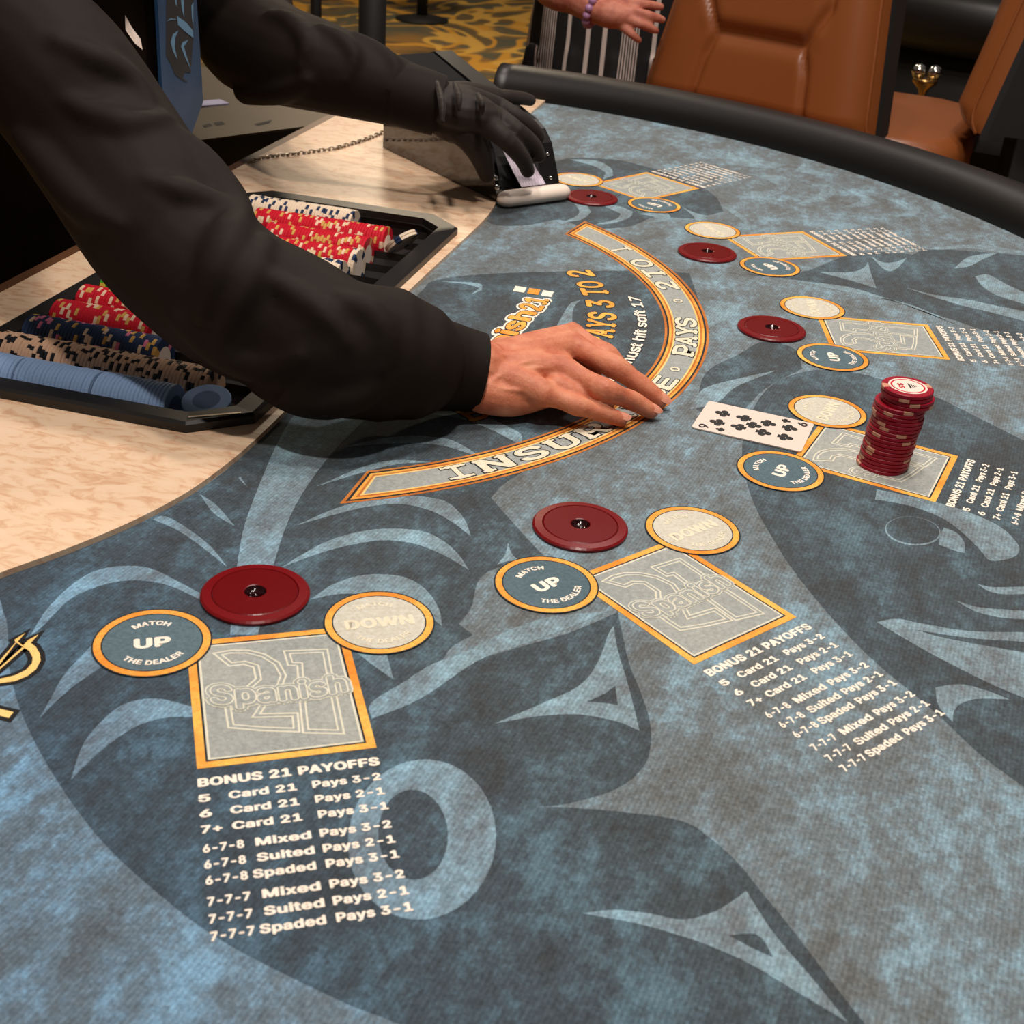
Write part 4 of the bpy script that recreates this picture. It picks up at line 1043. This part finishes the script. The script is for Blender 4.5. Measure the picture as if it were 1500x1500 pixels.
# gloved left hand on the shoe
gl = G(); lw = P3(640, 150, .116)
GF = {'index': ([P3(724, 190, .094), P3(746, 210, .082), P3(765, 232, .062), P3(773, 250, .045)], [.0125, .0108, .0098, .0085]),
      'middle': ([P3(730, 174, .100), P3(758, 193, .091), P3(780, 212, .074), P3(789, 228, .061)], [.0130, .0110, .0098, .0085]),
      'ring': ([P3(728, 157, .104), P3(754, 170, .098), P3(777, 187, .086), P3(789, 200, .075)], [.0125, .0105, .0095, .0083]),
      'little': ([P3(722, 143, .104), P3(745, 143, .103), P3(765, 144, .098), P3(777, 147, .092)], [.0110, .0092, .0082, .0072])}
for k, (P, r) in GF.items():
    tb(gl, P, r); tb(gl, [lw+(P[0]-lw)*.05, lw+(P[0]-lw)*.5+Vector((0, 0, .004)), P[0]], [.021, .017, .0125])
tb(gl, [P3(622, 147, .116), P3(655, 153, .113), P3(690, 166, .106), P3(715, 172, .097)], [.0365, .036, .036, .022], .66)
tb(gl, [P3(668, 180, .096), P3(692, 205, .080), P3(706, 232, .058), P3(713, 256, .038)], [.020, .0165, .0130, .0095])
tb(gl, [P3(640, 160, .105), P3(665, 178, .096), P3(690, 190, .090)], [.024, .024, .018])
for a, b in (((640, 120, .143), (648, 178, .118)), ((666, 122, .142), (672, 160, .128)), ((700, 138, .132), (706, 165, .120))):
    tb(gl, [P3(*a), P3((a[0]+b[0])/2+3, (a[1]+b[1])/2, (a[2]+b[2])/2+.004), P3(*b)], [.003, .0045, .003], n=8)
clay('glove', gl, .0020, 4, M['glove'], dl)
# tie, hanging free in front of the shirt
TX = -.165
def on_tie(px, py, dx=0):
    d = ray(px, py); s = (TX+dx-CC.x)/d.x; return CC+d*s
M['tie'] = cloth('blue_tie', srgb(34, 72, 112), .5)
tie_c = [(TX, .283, .045, .004), (TX, .283, .085, .046), (TX, .2825, .14, .045), (TX, .282, .20, .043), (TX-.005, .275, .28, .038), (TX-.01, .262, .35, .030), (-.135, .245, .41, .020)]
g = G(); a, b = [], []
for x, y, z, h in tie_c: a.append((x, y-h, Z0+z)); b.append((x, y+h, Z0+z))
loop = a+b[::-1]; g.poly([(x+.002, y, z) for x, y, z in loop][::-1]) if 0 else None
f0 = [(x+.002, y, z) for x, y, z in a]; f1 = [(x+.002, y, z) for x, y, z in b]; b0 = [(x-.002, y, z) for x, y, z in a]; b1 = [(x-.002, y, z) for x, y, z in b]
g.strip(f0, f1); g.strip(b1, b0); g.strip(b0, f0); g.strip(f1, b1)
tie = g.make('tie', M['tie'], dl)
M['tie_dark'] = cloth('tie_dark_motif', srgb(30, 24, 24), .5); M['tie_pale'] = cloth('tie_pale_motif', srgb(112, 162, 198), .5)
zt_ = lambda l: [(150+a/6, b/6) for a, b in l]
def tie_art(P, m_, dx):
    g = G(); g.poly([on_tie(x, y, dx) for x, y in P]); g.make('tie_motif', m_, tie)
tie_art(zt_([(570, -200), (560, 100), (560, 490), (600, 560), (640, 660), (720, 715), (752, 722), (705, 685), (725, 635), (775, 640), (800, 340), (806, -200)]), M['tie_dark'], .0023)
for P in ([(655, 140), (740, 200), (795, 270), (800, 335), (730, 280), (665, 220)], [(670, 265), (620, 300), (600, 370), (620, 450), (660, 525), (636, 420), (640, 330)], [(755, 350), (705, 370), (690, 410), (730, 510), (778, 612), (742, 500), (716, 410)],
          [(690, 0), (715, 0), (718, 150), (700, 90)], [(632, -20), (652, 0), (655, 60), (640, 30)], [(782, 50), (800, 20), (798, 230), (786, 150)], [(562, 190), (600, 162), (660, 172), (600, 174)]):
    tie_art(zt_(P), M['tie_pale'], .0026)
g = G(); V = [atd(x, y, s) for x, y, s in ((183, 22, 1.30), (193, 40, 1.305), (205, 56, 1.31), (208, 72, 1.31), (198, 64, 1.30), (184, 44, 1.30))]
g.poly(V); g.poly([v-CF*-.002 for v in V][::-1]); g.make('paper_tag', M['card'], dl)

# ---------------------------------------------------------------- chairs
def seam_dist(p, segs):
    best = 9
    for a, b in segs:
        a, b = Vector(a), Vector(b); t = max(0, min(1, (p-a).dot(b-a)/(b-a).length_squared)); best = min(best, (p-(a+(b-a)*t)).length)
    return best
def chair(loc, rz, label):
    t = thing('casino_chair', (loc[0], loc[1], 0), label, 'chair', None, rz)
    def put_(o):
        o.matrix_parent_inverse = Matrix(); return o
    zb, zt_, x0 = .84, 1.36, -.235
    def half(b): return .236-.085*b-.05*max(0, b-.8)/.2
    segs = [((-.40, .28), (.40, .28)), ((-.40, .28), (-.60, .41)), ((.40, .28), (.60, .41)), ((-.60, .41), (-.58, 1)), ((.60, .41), (.58, 1)), ((-.40, .28), (-.46, .2)), ((-.46, .2), (-.50, 0)), ((.40, .28), (.46, .2)), ((.46, .2), (.50, 0))]
    NA, NB_ = 72, 64
    V = []
    for j in range(NB_+1):
        b = j/NB_
        for i in range(NA+1):
            a = i/NA*2-1
            hw_ = half(b); y = a*hw_
            e = max(0, 1-abs(a)**5)**.5; eb = min(1, (b*(1-b)*14))**.5
            x = x0+.055*e*eb-.10*b+.03*a*a*e          # padded face with raised sides
            d = seam_dist(Vector((a, b)), segs)
            x -= .013*math.exp(-(d/.026)**2)
            if b > .28 and abs(a) < .6: x += .007*min(1, (b-.28)/.05)*min(1, (.6-abs(a))/.15)
            V.append((x, y, zb+(zt_-zb)*b))
    F = [[j*(NA+1)+i, j*(NA+1)+i+1, (j+1)*(NA+1)+i+1, (j+1)*(NA+1)+i] for j in range(NB_) for i in range(NA)]
    o = obj('backrest', V, F, M['brown'], t, True); put_(o)
    g = G(); th = .115
    for (i0, i1, rev) in ((0, 0, 0), (NA, NA, 1)):
        a_ = [V[j*(NA+1)+i0] for j in range(NB_+1)]; m_ = [(x-.012, y*1.01, z) for x, y, z in a_]; c_ = [(x-th, y*.90, z) for x, y, z in a_]
        g.strip(a_, m_); g.strip(m_, c_)
    bt = [(V[j*(NA+1)][0]-th, V[j*(NA+1)][1]*.9, V[j*(NA+1)][2]) for j in range(NB_+1)]; bt2 = [(x, -y, z) for x, y, z in bt]
    g.strip(bt, bt2)
    for j in (0, NB_): g.strip([V[j*(NA+1)+i] for i in range(NA+1)], [(V[j*(NA+1)][0]-th, V[j*(NA+1)+i][1]*.9, V[j*(NA+1)+i][2]) for i in range(NA+1)])
    put_(g.make('back_shell', M['fabric_black'], t))
    # piping along the edge of the face and stitched seams
    g = G()
    for i0 in (1, NA-1): g.tube([Vector(V[j*(NA+1)+i0]) for j in range(0, NB_+1, 2)], .0035, 6)
    put_(g.make('piping', M['brown'], t, True))
    g = G(); n = 40; V2 = []
    levels = [(.0, .70), (.55, .70), (.94, .705), (1.0, .725), (1.0, .765), (.96, .785), (.85, .793), (.45, .795), (.0, .795)]
    for k, z in levels:
        for j in range(n):
            a = 2*pi*j/n; c_, s_ = cos(a), sin(a); p = 5
            r = (abs(c_)**p+abs(s_)**p)**(-1/p)
            V2.append((.03+.25*k*r*c_, .255*k*r*s_*(1-.06*(c_*r)), z+.02-.012*(max(0, c_*r*k)**3)))
    m_ = len(levels)
    g.add(V2, [[i*n+j, i*n+(j+1) % n, (i+1)*n+(j+1) % n, (i+1)*n+j] for i in range(m_-1) for j in range(n)])
    put_(g.make('seat', M['brown'], t, True))
    g = G(); g.lathe((0, 0, 0), [(.035, .03), (.035, .70)], 20); put_(g.make('pedestal', M['black'], t, True))
    g = G(); g.lathe((0, 0, 0), [(.235, 0), (.235, .012), (.20, .024), (.06, .036), (.036, .06)], 36); put_(g.make('base', M['chrome'], t, True))
    g = G(); V3 = []; n = 40
    for j in range(n):
        a = 2*pi*j/n
        V3 += [(cos(a)*(.18+.011*cos(2*pi*q/8)), sin(a)*(.18+.011*cos(2*pi*q/8)), .33+.011*sin(2*pi*q/8)) for q in range(8)]
    g.add(V3, [[i*8+q, i*8+(q+1) % 8, ((i+1) % n)*8+(q+1) % 8, ((i+1) % n)*8+q] for i in range(n) for q in range(8)])
    for a in (0, 2*pi/3, 4*pi/3): g.tube([(0.03*cos(a), .03*sin(a), .33), (.18*cos(a), .18*sin(a), .33)], .008, 8)
    put_(g.make('footrest', M['chrome'], t, True))
    g = G(); g.box((-.23, 0, .74), (.05, .06, .03)); g.box((-.285, 0, .80), (.012, .06, .09)); put_(g.make('back_bracket', M['black'], t))
    return t
chair((.300, 1.19), radians(-113), 'tan leather stool with stitched backrest directly behind the black table rail')
chair((.60, 1.80), radians(172), 'tan leather stool turned sideways, its seat showing, at the right edge')

# ---------------------------------------------------------------- woman behind the table
wm = thing('person', (.03, 1.80, 0), 'person in a black and white striped robe standing beyond the table, one hand out', 'person')
def strip_mat():
    m_ = mat('striped_robe', (1, 1, 1, 1), .8); nt, N, L, b = nodes(m_)
    tc = objpos(nt); sp = N.new('ShaderNodeSeparateXYZ'); L.new(tc, sp.inputs[0])
    mu = N.new('ShaderNodeMath'); mu.operation = 'MULTIPLY_ADD'; mu.inputs[1].default_value = 5.6; mu.inputs[2].default_value = 5.02; L.new(sp.outputs[0], mu.inputs[0])
    wob = N.new('ShaderNodeMath'); wob.operation = 'MULTIPLY_ADD'; wob.inputs[1].default_value = .10; L.new(noise(nt, 3, 2, .5, tc), wob.inputs[0]); L.new(mu.outputs[0], wob.inputs[2])
    fr = N.new('ShaderNodeMath'); fr.operation = 'FRACT'; L.new(wob.outputs[0], fr.inputs[0])
    K, Wt, D = srgb(14, 12, 13), srgb(206, 188, 178), srgb(150, 132, 124)
    st = [(0, K), (.10, Wt), (.15, K), (.30, Wt), (.35, K), (.52, Wt)]
    x = .52
    for i in range(7): st += [(x, Wt), (x+.014, K)]; x += .030
    st += [(x, K), (.86, Wt), (.91, K)]
    st = sorted(dict(st).items())
    c = ramp(nt, fr.outputs[0], st[:31], 'CONSTANT'); L.new(c, b.inputs['Base Color']); return m_
M['stripes'] = strip_mat()
WX, WY = .03, 1.80
rb = G()
tb(rb, [W3(WX, WY, -.72), W3(WX, WY, -.40), W3(WX, WY, -.10), W3(WX+.005, WY, .02), W3(WX+.01, WY, .16), W3(WX+.02, WY, .30), W3(WX+.02, WY, .40)], [.225, .205, .180, .172, .155, .165, .10], .72, (0, 1, 0), n=24)
tb(rb, [W3(WX-.13, WY, .40), W3(WX-.21, WY-.03, .22), W3(WX-.18, WY-.10, .11)], [.06, .062, .07]); tb(rb, [W3(WX+.15, WY, .40), W3(WX+.23, WY+.0, .22), W3(WX+.24, WY-.05, .08)], [.06, .06, .06])
for dx in (-.17, -.06, .05, .16):
    tb(rb, [W3(WX+dx*.8, WY-.115, -.05), W3(WX+dx, WY-.145, -.35), W3(WX+dx*1.1, WY-.16, -.70)], [.016, .028, .034], n=8)
clay('robe', rb, .008, 5, M['stripes'], wm)
sk = G()
def WP(px, py, s): return atd(px, py, s)
SD = 2.38
tb(sk, [W3(WX-.20, WY-.05, .20), WP(800, -28, SD+.02), WP(840, -4, SD), WP(872, 14, SD-.02)], [.040, .036, .030, .026])
tb(sk, [WP(872, 14, SD-.02), WP(892, 20, SD-.03), WP(915, 24, SD-.03)], [.027, .032, .028], .8)
for P, r in (((912, 5, -.03), (935, 6, -.04), (955, 8, -.03), (968, 10, -.02)), .0085), (((918, 16, -.04), (940, 20, -.05), (958, 25, -.04), (970, 29, -.03)), .0085), (((916, 27, -.04), (936, 34, -.05), (950, 40, -.04), (961, 45, -.03)), .0082), (((905, 34, -.03), (918, 44, -.04), (928, 52, -.04), (936, 59, -.03)), .0076), (((900, 6, -.03), (915, -10, -.04), (930, -20, -.04)), .009):
    pts = [WP(x, y, SD+d) for x, y, d in P]; tb(sk, pts, [r*1.15, r*1.05, r, r*.8][:len(pts)])
    tb(sk, [WP(888, 18, SD-.02), pts[0]], [.014, r*1.15])
tb(sk, [W3(WX-.20, WY-.05, .20), W3(WX-.15, WY, .38), W3(WX+.02, WY, .42), W3(WX+.15, WY, .38), W3(WX+.24, WY-.04, .16), W3(WX+.26, WY-.07, .02), W3(WX+.26, WY-.09, -.10)], [.035, .038, .05, .038, .036, .030, .026])
tb(sk, [W3(WX+.02, WY, .38), W3(WX+.02, WY, .48)], [.06, .048]); HW_ = W3(WX+.02, WY-.01, .56); head(sk, HW_, (.1, -1, 0), .95)
for sy in (-1, 1): tb(sk, [W3(WX+.08*sy, WY+.02, -.65), W3(WX+.08*sy, WY+.02, -.86), W3(WX+.085*sy, WY-.08, -.895)], [.05, .036, .026])
tb(sk, [W3(WX+.02, WY, .40), W3(WX, WY, -.1), W3(WX, WY, -.3)], [.06, .08, .08]); [tb(sk, [W3(WX, WY, -.3), W3(WX+.08*q, WY+.02, -.66)], [.06, .05]) for q in (-1, 1)]
clay('body', sk, .0032, 3, M['skin2'], wm)
face_parts(HW_, (.1, -1, 0), wm, .95, True)
g = G(); c0, c1 = WP(862, 8, SD-.015), WP(880, 17, SD-.02); ax_ = (c1-c0).normalized(); e1 = ax_.orthogonal().normalized(); e2 = ax_.cross(e1); cc = (c0+c1)/2
for i in range(14):
    a = 2*pi*i/14; q = cc+(e1*cos(a)+e2*sin(a))*.031; V = []
    g.lathe(q, [(.0005, -.008), (.006, -.005), (.008, 0), (.006, .005), (.0005, .008)], 8)
br = g.make('bracelet', mat('lilac_beads', srgb(176, 128, 168), .3), wm, True); br['kind'] = 'stuff'

# ---------------------------------------------------------------- behind: another table, its sitter, posts and a stool base
c2 = Vector((1.15, 3.55))
t2 = thing('card_table', (c2.x, c2.y, 0), 'second card table with a thick dark padded edge in the dim background at top right', 'table')
g = G(); g.lathe((c2.x, c2.y, Z0), [(.86, -.02), (.86, -.002), (.001, -.002)], 64, cap=False); g.make('tabletop', M['panel'], t2)
g = G(); g.lathe((c2.x, c2.y, Z0), [(.84, -.05), (.84, .02), (.87, .04), (.91, .045), (.96, .03), (.985, 0), (.985, -.06), (.95, -.11), (.86, -.13)], 72, cap=False); g.make('padded_edge', M['rail'], t2, True)
g = G(); g.lathe((c2.x, c2.y, 0), [(.90, 0), (.90, .06), (.88, .10), (.88, .78), (.86, .80)], 40, cap=False); g.make('pedestal', M['dark_void'], t2, True)  # drum made wide and black to stand in for the shadow under this table
st = thing('person', (1.26, 2.32, 0), 'person in dark clothes sitting at the second table, mostly hidden behind the right stool', 'person')
pg = G(); X_, Y_ = 1.26, 2.32
tb(pg, [W3(X_, Y_, -.30), W3(X_, Y_, -.05), W3(X_, Y_+.02, .18), W3(X_, Y_+.03, .32)], [.17, .16, .18, .11], .7, (0, 1, 0), n=20)
for sy in (-1, 1):
    tb(pg, [W3(X_+.09*sy, Y_, -.28), W3(X_+.11*sy, Y_+.12, -.27), W3(X_+.12*sy, Y_+.14, -.60), W3(X_+.12*sy, Y_+.14, -.84)], [.085, .075, .06, .05])
    tb(pg, [W3(X_+.17*sy, Y_+.03, .28), W3(X_+.24*sy, Y_+.06, .06), W3(X_+.16*sy, Y_+.22, .06)], [.06, .05, .036])
clay('clothes', pg, .010, 4, cloth('navy_jacket', srgb(40, 40, 52), .8), st)
pg = G(); tb(pg, [W3(X_, Y_+.03, .32), W3(X_, Y_+.03, .46)], [.05, .05]); HS_ = W3(X_, Y_+.04, .50); head(pg, HS_, (0, 1, 0), .95)
for sy in (-1, 1): tb(pg, [W3(X_+.16*sy, Y_+.22, .06), W3(X_+.12*sy, Y_+.32, .07)], [.026, .02])
tb(pg, [W3(X_, Y_+.03, .34), W3(X_, Y_+.1, .1), W3(X_+.16, Y_+.2, .06)], [.05, .03, .02]); tb(pg, [W3(X_, Y_+.1, .1), W3(X_-.16, Y_+.2, .06)], [.03, .02])
clay('body', pg, .005, 3, M['skin2'], st)
face_parts(HS_, (0, 1, 0), st, .95)
for P, r, lab in (((545, 60, 3.1), .033, 'thick black upright post behind the gloved arm'), ((463, 20, 4.2), .018, 'thin dark post left of the thick black post')):
    q = atd(*P); o = thing('post', (q.x, q.y, 0), lab, 'post', 'posts behind the dealer')
    g = G(); g.lathe((q.x, q.y, 0), [(r, .02), (r, 1.25)], 20); g.make('shaft', M['dark_void'], o, True)
    g = G(); g.lathe((q.x, q.y, 0), [(r*4, 0), (r*4, .012), (r*1.2, .03)], 28); g.make('base', M['dark_void'], o, True)
q = CC+ray(618, 30)*((0-CC.z)/ray(618, 30).z)
o = thing('stool', (q.x, q.y, 0), 'far stool on a round dark base standing on the gold carpet', 'stool')
g = G(); g.lathe((q.x, q.y, 0), [(.17, 0), (.17, .014), (.06, .035)], 30); g.make('base', M['dark_void'], o, True)
g = G(); g.lathe((q.x, q.y, 0), [(.035, .03), (.035, .66)], 16); g.make('pedestal', M['dark_void'], o, True)
g = G(); g.lathe((q.x, q.y, 0), [(.05, .66), (.20, .67), (.21, .71), (.19, .74), (.001, .745)], 30, cap=False); g.make('seat', M['brown'], o, True)
# shiny fitting behind the chairs
q = atd(1355, 118, 3.0); o = thing('metal_fitting', (q.x, q.y, q.z-.06), 'small shiny gold and silver fitting in the dark gap between the two stools', 'fitting')
g = G(); g.lathe((q.x, q.y, q.z), [(.006, -.045), (.012, -.02), (.028, -.005), (.030, .004), (.026, .006)], 18); g.make('cup', mat('brass', srgb(190, 150, 90), .25, 1), o, True)
for dx in (-.018, .018):
    g = G(); g.lathe((q.x+dx, q.y, q.z+.006), [(.012, 0), (.017, .012), (.012, .026), (.002, .03)], 12); g.make('knob', M['chrome'], o, True)
g = G(); g.lathe((q.x, q.y, 0), [(.10, 0), (.10, .01), (.012, .03), (.008, q.z-.05)], 18); g.make('stem', M['dark_void'], o, True)
